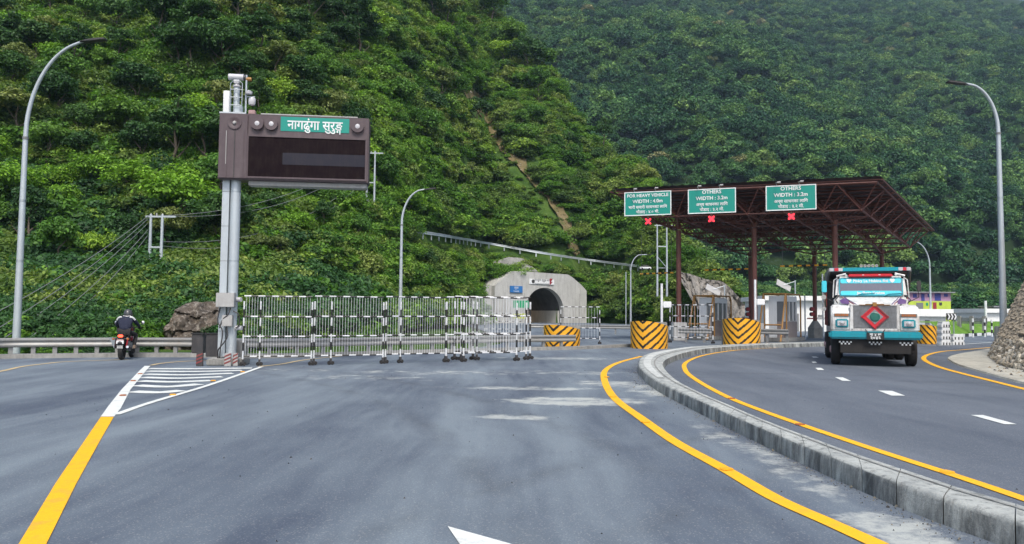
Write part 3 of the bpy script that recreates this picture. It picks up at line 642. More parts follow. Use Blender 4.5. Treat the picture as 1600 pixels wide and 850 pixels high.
# far forest: one mass
FT = [foliage('forest_tree', 40+k, 5.0, 4.2, 4.4, 26, 70, .42, LV['far'], .40, .85) for k in range(5)] + [foliage('pale_forest_tree', 50, 5.0, 3.8, 4.2, 26, 60, .42, LV['fars'], .34, .6)]
CFT = coll('forest_kinds', FT)
r = np.random.RandomState(8); P = []; S = []; I = []; n = 23000
xx = r.uniform(-60, 900, n); yy = r.uniform(232, 1120, n); zz = hf(xx, yy)
for X, Y, Z in zip(xx, yy, zz):
    px = 800+F*X/Y
    if px < 730 or px > 1760 or Y < 240+.15*X: continue
    if px < 1010 and (Z-CH)/Y*F < tb(px, T_E)-40: continue
    if (Z-CH)/Y*F > 640: continue
    if Y > 800 and r.rand() > .7: continue
    s = r.choice([.8, 1.0, 1.35, 1.7])*r.uniform(.85, 1.15)*(.8 if Y < 380 else 1); P.append((X, Y, Z-1.5)); S.append((s, s, s*r.uniform(.85, 1.25))); I.append(5 if r.rand() < .012 else r.randint(5))
print('far', len(P)); scatter('far_forest', P, S, r.uniform(0, 6.28, len(P)), I, CFT)
# low trees at the foot of the far hill, behind the houses
P = []; S = []; I = []
for _ in range(900):
    px = r.uniform(1040, 1760); Y = r.uniform(150, 262); X = (px-800)/F*Y
    P.append((X, Y, -.6+max(0, (Y-175)*.10))); s = r.uniform(.42, .8); S.append((s, s, s)); I.append(r.randint(5))
scatter('valley_thicket', P, S, r.uniform(0, 6.28, len(P)), I, CFT)
# ------------------------------------------------------------------ lettering
def letters(name, body, size, mat, parent, loc, bold=.0, align='CENTER', th=.004, wscale=1.0):
    cu = bpy.data.curves.new(name, 'FONT'); cu.body = body; cu.size = size; cu.align_x = align; cu.align_y = 'CENTER'; cu.offset = bold; cu.extrude = th; cu.resolution_u = 3
    o = bpy.data.objects.new(name, cu); COL.objects.link(o); bpy.context.view_layer.update()
    me = bpy.data.meshes.new_from_object(o.evaluated_get(bpy.context.evaluated_depsgraph_get())); me.name = name
    bpy.data.objects.remove(o); me.transform(Matrix.Rotation(rad(90), 4, 'X')); me.transform(Matrix.Diagonal((wscale, 1, 1, 1))); me.transform(Matrix.Translation(loc))
    me.materials.clear(); me.materials.append(mat); q = link(name, me, parent); return q
# ------------------------------------------------------------------ tunnel portal
pt = empty('tunnel_portal', PORT.P, PORT.yaw, 'pale concrete tunnel portal with a round arched mouth under the hillside', 'tunnel portal')
out = [PORT(*p) for p in [(916.5,513),(916.5,452),(889.5,429),(802,423),(773,445),(773,514)]]; out = [(u, max(z, -.3) if z < 1.2 else z) for u, z in out]; out[0] = (out[0][0], -.3); out[-1] = (out[-1][0], -.3)
uL, uR, uT = PORT(820, 480)[0], PORT(881, 480)[0], PORT(852, 449.5)[1]; uc, ar = (uL+uR)/2, (uR-uL)/2
def archpts(n, r, dz=0): 
    h = uT-r*1.0; pts = [(uc+r, -.3)] + [(uc+r*math.cos(math.pi*k/n), h+dz+r*math.sin(math.pi*k/n)) for k in range(n+1)] + [(uc-r, -.3)]; return pts
def rayhit(c, d, poly):
    best = None
    for i in range(len(poly)-1):
        (x1, y1), (x2, y2) = poly[i], poly[i+1]; ex, ey = x2-x1, y2-y1; den = d[0]*ey-d[1]*ex
        if abs(den) < 1e-9: continue
        t = ((x1-c[0])*ey-(y1-c[1])*ex)/den; s = ((x1-c[0])*d[1]-(y1-c[1])*d[0])/den
        if t > 0 and -1e-6 <= s <= 1+1e-6: best = t if best is None else min(best, t)
    return (c[0]+d[0]*best, c[1]+d[1]*best)
A = archpts(24, ar); O_ = [(out[0][0], -.3)] + [rayhit((uc, uT-ar), (a[0]-uc, a[1]-uT+ar+1e-4), out) for a in A[1:-1]] + [(out[-1][0], -.3)]
mb = MB(); n = len(A)
vs = [(a[0], 0, a[1]) for a in A] + [(o[0], 0, o[1]) for o in O_] + [(a[0], 1.2, a[1]) for a in A] + [(o[0], 4.5, o[1]) for o in O_]
fs = [(i, i+1, n+i+1, n+i) for i in range(n-1)] + [(i, 2*n+i, 2*n+i+1, i+1) for i in range(n-1)] + [(n+i, n+i+1, 3*n+i+1, 3*n+i) for i in range(n-1)]
mb.add(vs, fs).build('headwall', M['conc'], pt)
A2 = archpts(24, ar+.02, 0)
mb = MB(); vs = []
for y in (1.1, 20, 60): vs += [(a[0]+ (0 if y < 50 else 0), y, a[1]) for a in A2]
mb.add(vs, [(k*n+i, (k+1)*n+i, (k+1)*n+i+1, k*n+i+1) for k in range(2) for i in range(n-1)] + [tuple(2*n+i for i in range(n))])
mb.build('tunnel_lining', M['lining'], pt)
for s_ in (-1, 1): MB().box(uc+s_*(ar-.12)-.1, uc+s_*(ar-.12)+.1, 1.3, 58, -.3, 2.2).build('side_panel', M['jersey'], pt)
for k in range(4): MB().box(uc-.9, uc-.1, 14+k*13, 16.5+k*13, uT-1.35, uT-1.2).build('tunnel_light', M['sodium'], pt)
for k in range(5):                                         # formwork joints on the headwall
    u = out[5][0]+2+k*4.1
    if abs(u-uc) > ar: MB().box(u-.03, u+.03, -.012, .0, -.3, 5.2).build('wall_joint', M['concd'], pt)
MB().ext([(a-.0, b) for a, b in [(PORT(754,448)), (PORT(773,445)), (PORT(773,513)), (PORT(754,513))]], 1.0, 1.6).build('wing_wall', M['conc'], pt)
x0, z1 = PORT(826.6, 435.3); x1, z0 = PORT(864.8, 445)
sg = empty('name_board', PORT.P+PORT.a*((x0+x1)/2)-PORT.n*.1+Vector((0, 0, (z0+z1)/2)), PORT.yaw-rad(1), 'long white board with dark lettering fixed above the tunnel mouth', 'sign'); ww, hh = (x1-x0)/2, (z1-z0)/2
MB().box(-ww, ww, -.06, .06, -hh, hh).build('panel', M['white'], sg, bevel=.02)
letters('lettering', 'नागढुंगा सुरुङ मार्ग', .55, M['char'], sg, (0.2, -.075, .25)); letters('lettering', 'NAGDHUNGA TUNNEL', .30, M['wire'], sg, (0, -.075, -.35))
MB().lathe([(.0, 0), (.33, 0), (.33, .02), (0, .02)], 16, Matrix.Translation((-ww+.8, -.06, .0)) @ Matrix.Rotation(rad(90), 4, 'X')).build('emblem', M['char'], sg)
MB().ext([(ww-1.0, -.6), (ww-.35, .05), (ww-.75, .05), (ww-.3, .6), (ww-1.0, .6)], -.08, -.06).build('flag_emblem', M['redd'], sg)
def board(name, plane, px0, py0, px1, py1, mat, label, lines=(), yoff=-.15, th=.12, post=False, cat='sign', frame=None):
    x0, z1 = plane(px0, py0); x1, z0 = plane(px1, py1)
    e = empty(name, plane.P+plane.a*((x0+x1)/2)+plane.n*yoff+Vector((0, 0, 0 if post else (z0+z1)/2)), plane.yaw, label, cat); w_, h_ = (x1-x0)/2, (z1-z0)/2; zc = (z0+z1)/2 if post else 0
    MB().box(-w_, w_, -th/2, th/2, zc-h_, zc+h_).build('panel', mat, e, bevel=min(.015, h_*.1))
    for t, sz, dz, mt in lines: letters('lettering', t, sz, mt, e, (0, -th/2-.006, zc+dz))
    if post:
        for s_ in ((-1, 1) if post == 2 else (0,)): MB().tube([(s_*w_*.7, th/2+.05, -.05), (s_*w_*.7, th/2+.05, zc+h_*.8)], .05, 8).build('post', M['galv'], e, True)
    return e
e = board('blue_sign', PORT, 796, 446.5, 815.5, 457.5, M['blue'], 'blue board with white writing on the headwall left of the tunnel arch', [('सुरुङ', .5, .25, M['white']), ('TUNNEL', .32, -.35, M['white'])])
PD = Plane((1.3, 112, 0), rad(20))
e = board('tunnel_display', PD, 802, 469.5, 826, 481, M['sgreen'], 'green display panel above a yellow one in front of the tunnel arch', [], 0, .15, 2)
x0, z1 = PD(800, 489.5); x1, z0 = PD(819, 498); MB().box(-1.3, .7, -.1, .05, z0, z1).build('lower_panel', M['lime'], e)
# small concrete mound above the portal
hpt = hit(790, 419, y0=120) or Vector((0, 135, 9))
def rocky(name, loc, sx, sy, sz, seed, mat, sub=3, amp=.3, label=None, cat=None, group=None, parent=None, mats=None):
    bm = bmesh.new(); bmesh.ops.create_icosphere(bm, subdivisions=sub, radius=1); off = seed*7.3
    for v in bm.verts:
        c = v.co.copy(); d = fbm(np.array([c.x*1.3+off]), np.array([c.y*1.3+c.z*2.1+off]), 4)[0]; e_ = fbm(np.array([c.z*2.3+off]), np.array([c.x*2.1-c.y*1.7]), 3)[0]
        g2 = fbm(np.array([c.x*4.5+off]), np.array([c.y*3+c.z*1.5]), 3)[0]; c *= 1+amp*(d+e_)-.28*abs(g2)*2*(amp > .5); c.z = max(c.z, -.35); v.co = Vector((c.x*sx, c.y*sy, c.z*sz))
    me = bpy.data.meshes.new(name); bm.to_mesh(me); bm.free(); me.materials.append(mat); me.shade_smooth(); me.set_sharp_from_angle(angle=rad(30))
    o = link(name, me, parent); o.location = loc; return tag(o, label, cat, group)
rocky('rubble_mound', hpt+Vector((0, 1, -.6)), 5.5, 4, 2.4, 3, M['concd'], label='grey mound of bare rubble on the slope just above the tunnel portal', cat='mound')
# rock face left of the sign pole: an upright cut with ledges and cracks
def crag(name, px0, px1, ytops, Y, label, seed):
    nx, nz = 70, 50; vs = []; base = at(px0, 545, Y); base.z = -.3
    for j in range(nz+1):
        for i in range(nx+1):
            u, v = i/nx, j/nz; px = px0+(px1-px0)*u; top = at(px, np.interp(u, np.linspace(0, 1, len(ytops)), ytops), Y).z; x = at(px, 500, Y).x; z = -.3+(top+.3)*v
            n1 = fbm(np.array([x*.9+seed]), np.array([z*.45]), 5)[0]; n2 = abs(fbm(np.array([x*2.6+seed]), np.array([z*1.1+3]), 4)[0]); led = (z*1.3+n1) % 1
            edge_ = max(0, 1-min(u, 1-u)*6)**2; y = Y+n1*1.5+n2*1.0+v**3*1.6+edge_*1.6+(.22*led)
            vs.append((x+n2*.25, y, z+.12*n1))
    W_ = nx+1; fs = [(j*W_+i, j*W_+i+1, (j+1)*W_+i+1, (j+1)*W_+i) for j in range(nz) for i in range(nx)]; b_ = len(vs)
    for i in range(nx+1): t = vs[nz*W_+i]; vs.append((t[0], Y+4, t[2]-.1))
    fs += [(nz*W_+i, nz*W_+i+1, b_+i+1, b_+i) for i in range(nx)]
    mb = MB(base); mb.add(vs, fs); o = mb.build(name, M['rockf'], None, True); o.location = base; return tag(o, label, 'rock')
crag('rock_face', 226, 345, [520, 500, 478, 470, 474, 470, 480, 486, 500, 515], 32.6, 'dark rock face with pale streaks behind the guardrail, between the rider and the sign mast', 4)
p = at(452, 519, 30); rocky('boulder', Vector((p.x, 31, .2)), .33, .3, .32, 2, M['dirt'], 2, .3, 'small tan boulder seen through the barriers right of the sign pole', 'rock')
# ------------------------------------------------------------------ rock cutting behind the toll booths
cut_t = [(1056,424),(1078,428),(1102,436),(1128,440),(1146,455),(1166,478),(1186,500)]; cut_b = [(1080,468),(1098,492),(1112,505),(1128,520),(1144,524),(1160,528),(1176,532)]
mb = MB(); rows = 46; ct, cb = cr([Vector((a, b, 0)) for a, b in cut_t], 14), cr([Vector((a, b, 0)) for a, b in cut_b], 14); vs = []
for j in range(rows+1):
    for i in range(len(ct)):
        q = ct[i].lerp(cb[i], j/rows); nz = fbm(np.array([i*.17+j*.05]), np.array([j*.05]), 5)[0]; p = at(q.x, q.y, 104-9*j/rows-abs(nz)*4.5); vs.append(p)
W_ = len(ct); mb.add(vs, [(j*W_+i, j*W_+i+1, (j+1)*W_+i+1, (j+1)*W_+i) for j in range(rows) for i in range(W_-1)])
b_ = len(mb.v); mb.add([at(q.x, q.y, 110) for q in ct], []); mb.f += [(i, b_+i, b_+i+1, i+1) for i in range(W_-1)]; mb.m += [0]*(W_-1)
tag(mb.build('rock_cutting', M['shot'], None, True), kind='structure')
# ------------------------------------------------------------------ guardrails
WPROF = [(0,0),(.045,.035),(.05,.08),(.01,.125),(0,.155),(.01,.185),(.05,.23),(.045,.275),(0,.31)]
def guardrail(label, pts, zt, step, n=6, group=None, h=.31, name='guardrail', wpost=.13, zf=None, beam=None):
    P = cr(pts, n); o0 = P[0].copy(); root = empty(name, o0, 0, label, 'guardrail', group); mb = MB(o0); prof = WPROF; vs = []; K = len(prof)
    for i, p in enumerate(P):
        d = (P[min(i+1, len(P)-1)]-P[max(i-1, 0)]); d.z = 0; d.normalize(); s = Vector((d.y, -d.x, 0)); z0 = p.z+zt-h
        vs += [Vector((p.x, p.y, z0+b*h/.31))+s*(a*1.0) for a, b in prof] + [Vector((p.x, p.y, z0+b*h/.31))+s*(a-.012) for a, b in reversed(prof)]
    K2 = 2*K; mb.add(vs, [(i*K2+k, i*K2+(k+1) % K2, (i+1)*K2+(k+1) % K2, (i+1)*K2+k) for i in range(len(P)-1) for k in range(K2)]); mb.build('beam', beam or M['rail'], root, True)
    L = 0; nxt = step*.4; me = None
    for i in range(1, len(P)):
        seg = (P[i]-P[i-1]).length
        while L+seg >= nxt:
            q = P[i-1].lerp(P[i], (nxt-L)/seg); d = (P[i]-P[i-1]).normalized(); ph = zt-.02
            if me is None:
                o = MB().box(-wpost/2, wpost/2, .02, .12, -.25, ph).build('post', beam or M['rail'], root); me = o.data
            else: o = link('post', me, root)
            o.location = q-o0; o.rotation_euler = (0, 0, math.atan2(d.y, d.x)); nxt += step
        L += seg
    return root
gr = [p+Vector((0, .18, .10)) for p in GR]
kk = next(i for i, p in enumerate(gr) if p.x/p.y*F+800 > 350)
guardrail('long steel guardrail curving along the left road edge behind the motorcycle', gr[:kk+1], .56, .62)
guardrail('steel guardrail running behind the black and white wheeled barriers', gr[kk:-1], .56, .95)
g2 = [at(826, 520, 62), at(870, 521, 62), at(930, 522, 61), at(992, 522, 60)]; g2 = [Vector((p.x, p.y, 0)) for p in g2]
guardrail('far steel guardrail crossing in front of the tunnel road', g2, .75, 3)
# hillside road rail
pts = []
for px, py in [(642,358),(700,367),(760,378),(850,394),(930,406),(1012,416)]:
    h = hit(px, py+8, y0=60); q = at(px, py, h.y-3.0); pts.append(Vector((q.x, q.y, q.z-.85)))
guardrail('thin pale railing of the upper road crossing the hillside above the tunnel', pts, .85, 3.2, h=.42, name='hillside_railing', wpost=.22, beam=M['galvp'])
# ------------------------------------------------------------------ street lamps
def lamp(x, Y, Hh, side, label, r0=.14, reach=2.7, plinth=False, bent=.69):
    e = empty('street_lamp', (x, Y, 0), 0, label, 'street lamp', 'arched galvanised street lamps'); hb = Hh*bent; s = side
    MB().tube([(0,0,-.2 if not plinth else plinth-.05),(0,0,hb)], [r0, r0*.62], 12).build('pole', M['galvp'], e, True)
    for z in (hb*.42, hb*.7): MB().tube([(0,0,z-.04),(0,0,z+.04)], r0*.95-.03*z/hb, 12).build('collar', M['galv'], e, True)
    arm = [(0,0,hb-.1)]
    for k in range(1, 13):
        a = k/12*rad(78); R1 = (Hh-hb); arm.append((s*R1*.62*(1-math.cos(a)), 0, hb+R1*math.sin(a)/math.sin(rad(78))*.98))
    arm.append((s*(reach-.75), 0, Hh*.998+.04)); arm = cr(arm, 2)
    MB().tube(arm, [r0*.6*(1-.45*i/len(arm)) for i in range(len(arm))], 10).build('arm', M['galvp'], e, True)
    p = Vector(arm[-1]); h = MB().ext([(p.x-s*.1, p.z-.05), (p.x+s*.15, p.z+.05), (p.x+s*.55, p.z+.11), (p.x+s*.85, p.z+.12), (p.x+s*.85, p.z+.05), (p.x+s*.3, p.z-.02)], -.13, .13).build('lamp_head', M['char'], e, True, bevel=.015)
    MB().tube([(0,0,hb-.12),(0,0,hb-.02)], r0*.75, 12).build('joint_ring', M['wire'], e, True)
    if plinth: MB().box(-.28, .28, -.28, .28, 0, plinth).build('plinth', M['verge'], e, bevel=.03)
    return e
p = at(25.5, 533, 27.6); lamp(p.x, 27.6, 11.65, 1, 'tall arched street lamp at the far left, behind the guardrail', reach=2.75)
p = at(624.5, 540, 55); lamp(p.x, 55, 10.7, 1, 'slim arched street lamp behind the wheeled barriers, left of the tunnel', .15, 2.4, bent=.76)
p = at(1568, 505, 34); lamp(p.x, 34, 12.35, -1, 'tall arched street lamp rising from a concrete block behind the stone slope', reach=2.2, plinth=1.22, r0=.15, bent=.82)
p = at(985.5, 500, 112); lamp(p.x, 112, 10.6, 1, 'small distant arched street lamp right of the tunnel portal', .15, 3.2, bent=.76)
p = at(1454.5, 500, 92); lamp(p.x, 92, 10.9, -1, 'distant arched street lamp beside the mauve and lime house', .15, 2.0, bent=.72)
# ------------------------------------------------------------------ utility poles
def hpole(px0, px1, ytop, ybot, Y, label, yaw=0, arms=((.97, 1), (.55, 0))):
    a, b = at(px0, ybot, Y), at(px1, ybot, Y); top = at((px0+px1)/2, ytop, Y).z; w_ = (b.x-a.x); e = empty('utility_pole', ((a.x+b.x)/2, Y, a.z), yaw, label, 'utility pole'); h = top-a.z
    for s_ in (-1, 1): MB().tube([(s_*w_/2, 0, -3), (s_*w_/2, 0, h)], [.15, .09], 8).build('leg', M['galvp'], e, True)
    for f, ext in arms: MB().box(-w_/2-.25*ext-.1, w_/2+.25*ext+.7*ext, -.06, .06, h*f-.06, h*f+.06).build('crossarm', M['galvp'], e)
    MB().tube([(-w_/2, 0, h*.35), (w_/2, 0, h*.12)], .04, 5).build('brace', M['galvp'], e); MB().tube([(w_/2, 0, h*.12), (-w_/2, 0, h*.12)], .035, 5).build('brace', M['galvp'], e)
    for k in range(3): MB().lathe([(.0,0),(.06,.02),(.04,.06),(.07,.1),(.03,.16),(0,.18)], 8, Matrix.Translation((w_*(k/2-.5), 0, h*.97+.05))).build('insulator', M['grey'], e, True)
    return Vector(((a.x+b.x)/2, Y, top))
h1 = hpole(232, 250, 335, 449, 52, 'twin legged steel utility pole among shrubs right of the left street lamp')
hh = hit(577, 352, y0=40); h2 = hpole(572, 584, 236, 346, min(hh.y-1.5, 92), 'twin legged steel utility pole on the slope just right of the sign board')
h3 = hpole(1027, 1042, 350, 428, 100, 'twin legged steel utility pole under the left end of the toll canopy')
g = random.Random(3)
def wire(a, b, sag, lab, r=.02):
    P = [a.lerp(b, t/14)+Vector((0, 0, -sag*4*(t/14)*(1-t/14))) for t in range(15)]
    mb = MB(P[0]); mb.tube(P, r, 4); o = mb.build('overhead_wire', M['wire'], None, True); o.location = P[0]; tag(o, lab, 'wire', 'overhead wires on the left slope')
ord_ = ['uppermost', 'second', 'third', 'fourth', 'lowest']
for k, (px, py, top) in enumerate([(-150,560,0), (-110,575,.2), (-90,590,.5), (-40,590,1.0), (0,590,1.4)]):
    q = at(px, py, 26.2+.2*k); wire(h1+Vector((-.6, 0, -.1-top)), q, .5, ord_[k]+' of the wires running down left from the utility pole to the guardrail', .022)
for k in range(4): wire(h1+Vector((.4, 0, -.1-[0, 0, 1.8, 2.1][k])), h2+Vector((-.4, 0, -.2-[0, .6, 2.2, 2.8][k])), 1.6+.4*k, ord_[k]+' of the wires passing behind the sign board from pole to pole', .022)
# ------------------------------------------------------------------ wheeled barriers
def seg_pts(a, b, step):
    a, b = Vector(a), Vector(b); L = (b-a).length; n = max(1, round(L/step)); return [a.lerp(b, i/n) for i in range(n+1)]
def barrier(L, Hh=2.05, posts=(0, .52, 1), bars=24):
    e = empty('wheeled_barrier'); z0 = .28
    for k, z in enumerate((z0, z0+(Hh-z0)*.33, z0+(Hh-z0)*.66, Hh)):
        MB().tube(seg_pts((0, 0, z), (L, 0, z), .215), .024, 6, stripes=[0, 1] if k % 2 else [1, 0]).build('rail', [M['bwhite'], M['black']], e, True)
    pm = MB().tube(seg_pts((0, 0, .2), (0, 0, Hh-.15), .235), .028, 8, stripes=[0, 1]).build('post', [M['bwhite'], M['black']], e, True)
    first = True
    for p in posts:
        x = L*p if p in (0, 1) else p
        o = pm if first else link('post', pm.data, e); first = False; o.location.x = x
        c = MB().tube([(-.045, .03, .06), (-.045, -.03, .06)], .06, 10).tube([(.055, .03, .06), (.055, -.03, .06)], .055, 10).box(-.03, .03, -.045, .045, .07, .2, 1).build('caster', [M['rubber'], M['char']], e, True); c.location.x = x
    bm_ = MB().tube([(0, .0, z0), (0, .0, Hh)], .0062, 5).build('bar', M['bgrey'], e)
    for k in range(bars):
        o = bm_ if k == 0 else link('bar', bm_.data, e); o.location.x = (k+.8)*L/(bars+.6)
    return e
gb = 'black and white wheeled barriers closing the road'
B0 = barrier(2.17)
near = [((379,572),(486,571),'tall black and white wheeled barrier panel next to the sign pole'), ((490,570.5),(598,568.5),'tall wheeled barrier panel, second from the sign pole'), ((602,568),(696,565.5),'tall wheeled barrier panel, third from the sign pole, by the slim street lamp'), ((697,566),(807,564),'tall wheeled barrier panel at the right end, nearest the camera of the overlapping ones'), ((720,563),(822,562.5),'tall wheeled barrier panel just behind the right end panel'), ((710,562.5),(828,561.5),'tall wheeled barrier panel rearmost at the right end of the row')]
for k, (a, b, lb_) in enumerate(near):
    o = B0 if k == 0 else copy_tree(B0); a, b = G(*a), G(*b); o.location = a; d = b-a; o.rotation_euler = (0, 0, math.atan2(d.y, d.x)); o.scale = (d.length/2.17, 1, 1.0+.012*k); tag(o, lb_, 'barrier', gb)
B1 = barrier(2.3, 1.9, (0, 1), 13)
for k, (pa, pb, Y, top, lb_) in enumerate([((757,0),(815,0),44,508,'far wheeled barrier panel seen through the right end of the near row'), ((876,0),(937,0),41,0,'far wheeled barrier panel in front of the first chevron block and the portal'), ((1047,0),(1114,0),43.5,0,'wheeled barrier panel between the second chevron block and the first toll booth')]):
    o = B1 if k == 0 else copy_tree(B1); a, b = at(pa[0], 540, Y), at(pb[0], 540, Y-.6*k); a.z = b.z = 0; o.location = a; d = b-a; o.rotation_euler = (0, 0, math.atan2(d.y, d.x)); o.scale = (d.length/2.3, 1, [.85, 1.05, 1.15][k]); tag(o, lb_, 'barrier', 'smaller wheeled barriers farther back')
# ------------------------------------------------------------------ variable message sign on its mast
VP = Plane(G(355, 570), rad(6.7)); VP.P.z = 0
vs_ = empty('message_sign', VP.P, VP.yaw, 'large aubergine electronic message sign with green name strip, cantilevered on a steel mast', 'message sign')
def rct(px0, py0, px1, py1, pl=VP): a, b = pl(px0, py0); c, d = pl(px1, py1); return a, c, min(b, d), max(b, d)
def vz(px, py): return VP(px, py)[1]
x0, x1 = VP(345, 230)[0], VP(577, 235)[0]; zt, zb = (vz(345,178.5)+vz(577,189))/2, (vz(345,282)+vz(575,288))/2
MB().box(x0, x1, -.25, .35, zb, zt).build('casing', M['casing'], vs_, bevel=.02)
sx = VP(390.6, 240)[0]
MB().box(x0+.02, sx-.02, -.30, -.25, zb+.03, zt-.03).build('side_cabinet', M['casing'], vs_, bevel=.01)
for k, f in ((0, .30), (1, .55), (2, .85)): MB().box(x0+(sx-x0)*f-.012, x0+(sx-x0)*f+.012, -.312, -.30, zb+.06, zt-.55).build('cabinet_rib', M['char' if k == 1 else 'casing'], vs_)
MB().box(x0+(sx-x0)*.27-.009, x0+(sx-x0)*.27+.009, -.318, -.312, zb+.45, zt-.55).build('cabinet_marking', M['grey'], vs_)
a, b, c, d = rct(392, 212, 571, 284); sc0, sc1 = c+.02, d-.08
MB().box(a, b, -.262, -.25, sc0, sc1).build('led_screen', M['screen'], vs_)
for (q0, q1, q2, q3) in ((a-.05, a, sc0-.05, sc1+.05), (b, b+.05, sc0-.05, sc1+.05), (a, b, sc1, sc1+.05), (a, b, sc0-.05, sc0)): MB().box(q0, q1, -.285, -.25, q2, q3).build('screen_frame', M['casing'], vs_)
u0 = VP(444, 250)[0]; zc = (sc0+sc1)/2-.03; MB().box(u0, b-.01, -.268, -.262, zc-.19, zc+.17).build('led_band', M['screen2'], vs_)
ga, gb_ = VP(441, 200)[0], VP(547, 200)[0]; gz0, gz1 = (vz(441,208)+vz(547,211))/2-.0, (vz(441,185)+vz(547,190))/2
MB().box(ga, gb_, -.262, -.25, gz0, gz1).build('name_strip', M['green'], vs_)
gx, gz = (ga+gb_)/2, (gz0+gz1)/2
nl = letters('lettering', 'नागढुंगा सुरुङ', .40, M['white'], vs_, (0, -.268, 0), .006); bx = [v.co.x for v in nl.data.vertices]; tl, tr0 = VP(451.5, 197)[0], VP(537, 200)[0]; k_ = (tr0-tl)/(max(bx)-min(bx))
nl.data.transform(Matrix.Translation((tl-min(bx)*k_, 0, gz-.03)) @ Matrix.Diagonal((k_, 1, 1.0, 1)))
letters('lettering', 'ग', .25, M['white'], vs_, (tr0-.12, -.268, gz-.19), .006)
for px, py in ((405.6,192),(427.4,192.5),(560.2,198.5)):
    u, z = VP(px, py); z = (zt-.30 if px < 500 else zt-.28); Mx = Matrix.Translation((u, -.25, z)) @ Matrix.Rotation(rad(90), 4, 'X')
    MB().lathe([(.165, 0), (.16, .04), (.13, .075), (.07, .10), (0, .11)], 20, Mx).build('beacon', M['lens'], vs_, True)
    MB().lathe([(.165, -.005), (.19, -.005), (.19, .10), (.165, .10)], 20, Mx @ Matrix.Diagonal((1, 1, 1, 1))).build('beacon_hood', M['casing'], vs_, True)
u, z = VP(370.4, 192); Mx = Matrix.Translation((u, -.30, zt-.30)) @ Matrix.Rotation(rad(90), 4, 'X')
sp = MB().lathe([(.20, 0), (.205, .03), (.18, .035), (.10, .005), (.06, .0)], 24, Mx).build('loudspeaker', M['casing'], vs_, True); MB().lathe([(.0, .06), (.04, .055), (.06, 0)], 12, Mx).build('speaker_cone', M['grey'], sp, True)
MB().box(x0+1.2, x1-.35, -.24, -.18, zt+.0, zt+.035).build('top_rail', M['grey'], vs_)
MB().box(sx, x1-.05, -.1, .3, zb-.14, zb-.003).build('soffit_tray', M['grey'], vs_, bevel=.01)
# mast: box channel and round pipe side by side
MB().box(-.28, -.075, -.05, .16, .25, zt-.05).build('channel', M['galvp'], vs_, bevel=.008)
for z in np.arange(1.0, zb, 1.05): MB().box(-.285, -.07, -.055, -.05, z, z+.012).build('channel_seam', M['wire'], vs_)
MB().tube([(.085, .06, .2), (.085, .06, zt+.3)], .148, 20).build('mast', M['galvp'], vs_, True)
for z in (3.1, 5.2): MB().tube([(.085, .06, z), (.085, .06, z+.03)], .155, 20).build('mast_collar', M['galv'], vs_, True)
MB().box(-.5, .55, -.4, .5, 0, .2).build('plinth', M['concd'], vs_, bevel=.03)
# box on top of the casing with maintenance cage
MB().box(x0-.02, x0+.75, -.2, .3, zt+.003, zt+.05).build('platform', M['galvp'], vs_)
MB().box(x0+.06, x0+.24, -.12, .12, zt+.05, zt+.72).build('junction_box', M['white'], vs_, bevel=.01)
MB().tube([(x0+.42, 0, zt+.05), (x0+.42, 0, zt+.85)], .09, 12).build('camera_stub', M['galvp'], vs_, True)
for s_ in (0, 1):
    xx_ = x0+.27+s_*.34; MB().tube([(xx_, -.14, zt+.05), (xx_, -.14, zt+.95), (xx_+(.08 if s_ == 0 else -.08), -.14, zt+1.02)], .014, 6).build('cage_post', M['galv'], vs_, True)
for z in (.28, .52, .76, 1.02): MB().tube([(x0+.27+(.08 if z > 1 else 0), -.14, zt+z), (x0+.61-(.08 if z > 1 else 0), -.14, zt+z)], .012, 6).build('cage_rung', M['galv'], vs_, True)
def world(e, x, y, z): return e.matrix_basis @ Vector((x, y, z))
bpy.context.view_layer.update()
pc = world(vs_, x0+.42, 0, zt+.85); ce = empty('surveillance_camera', pc, VP.yaw, 'cream surveillance camera on the very top of the message sign mast', 'camera')
MB().lathe([(.05, 0), (.12, .02), (.12, .06), (.07, .09), (.07, .2)], 14).build('pan_base', M['lens'], ce, True); MB().tube([(-.24, -.02, .32), (.2, -.02, .32)], .1, 14).build('housing', M['lens'], ce, True); MB().tube([(.2, -.02, .32), (.26, -.02, .32)], .085, 14).build('front_glass', M['glass'], ce, True)
MB().tube([(.27, .0, .28), (.42, 0, .28)], .06, 10).build('illuminator', M['ochre'], ce, True); MB().box(-.08, .08, -.08, .04, .13, .3).build('yoke', M['lens'], ce)
pc = world(vs_, x0+.80, -.02, zt); de = empty('dome_camera', pc, VP.yaw, 'white dome camera hanging on a short post beside the camera cage', 'camera')
MB().tube([(-.1, 0, 0), (-.1, 0, 1.25)], .028, 8).build('post', M['galvp'], de, True); MB().box(-.11, .16, -.02, .02, .57, .6).build('bracket', M['galvp'], de)
MB().lathe([(0, .3), (.09, .33), (.11, .4), (.11, .5), (.09, .55), (0, .57)], 14, Matrix.Translation((.08, 0, 0))).build('dome', M['lens'], de, True); MB().lathe([(0, 0), (.1, .02), (.11, .1), (0, .15)], 12, Matrix.Translation((0, -.08, .62))).build('housing', M['lens'], de, True)
MB().box(.0, .2, -.1, .1, .02, .16).build('siren_box', M['pink'], de, bevel=.02)
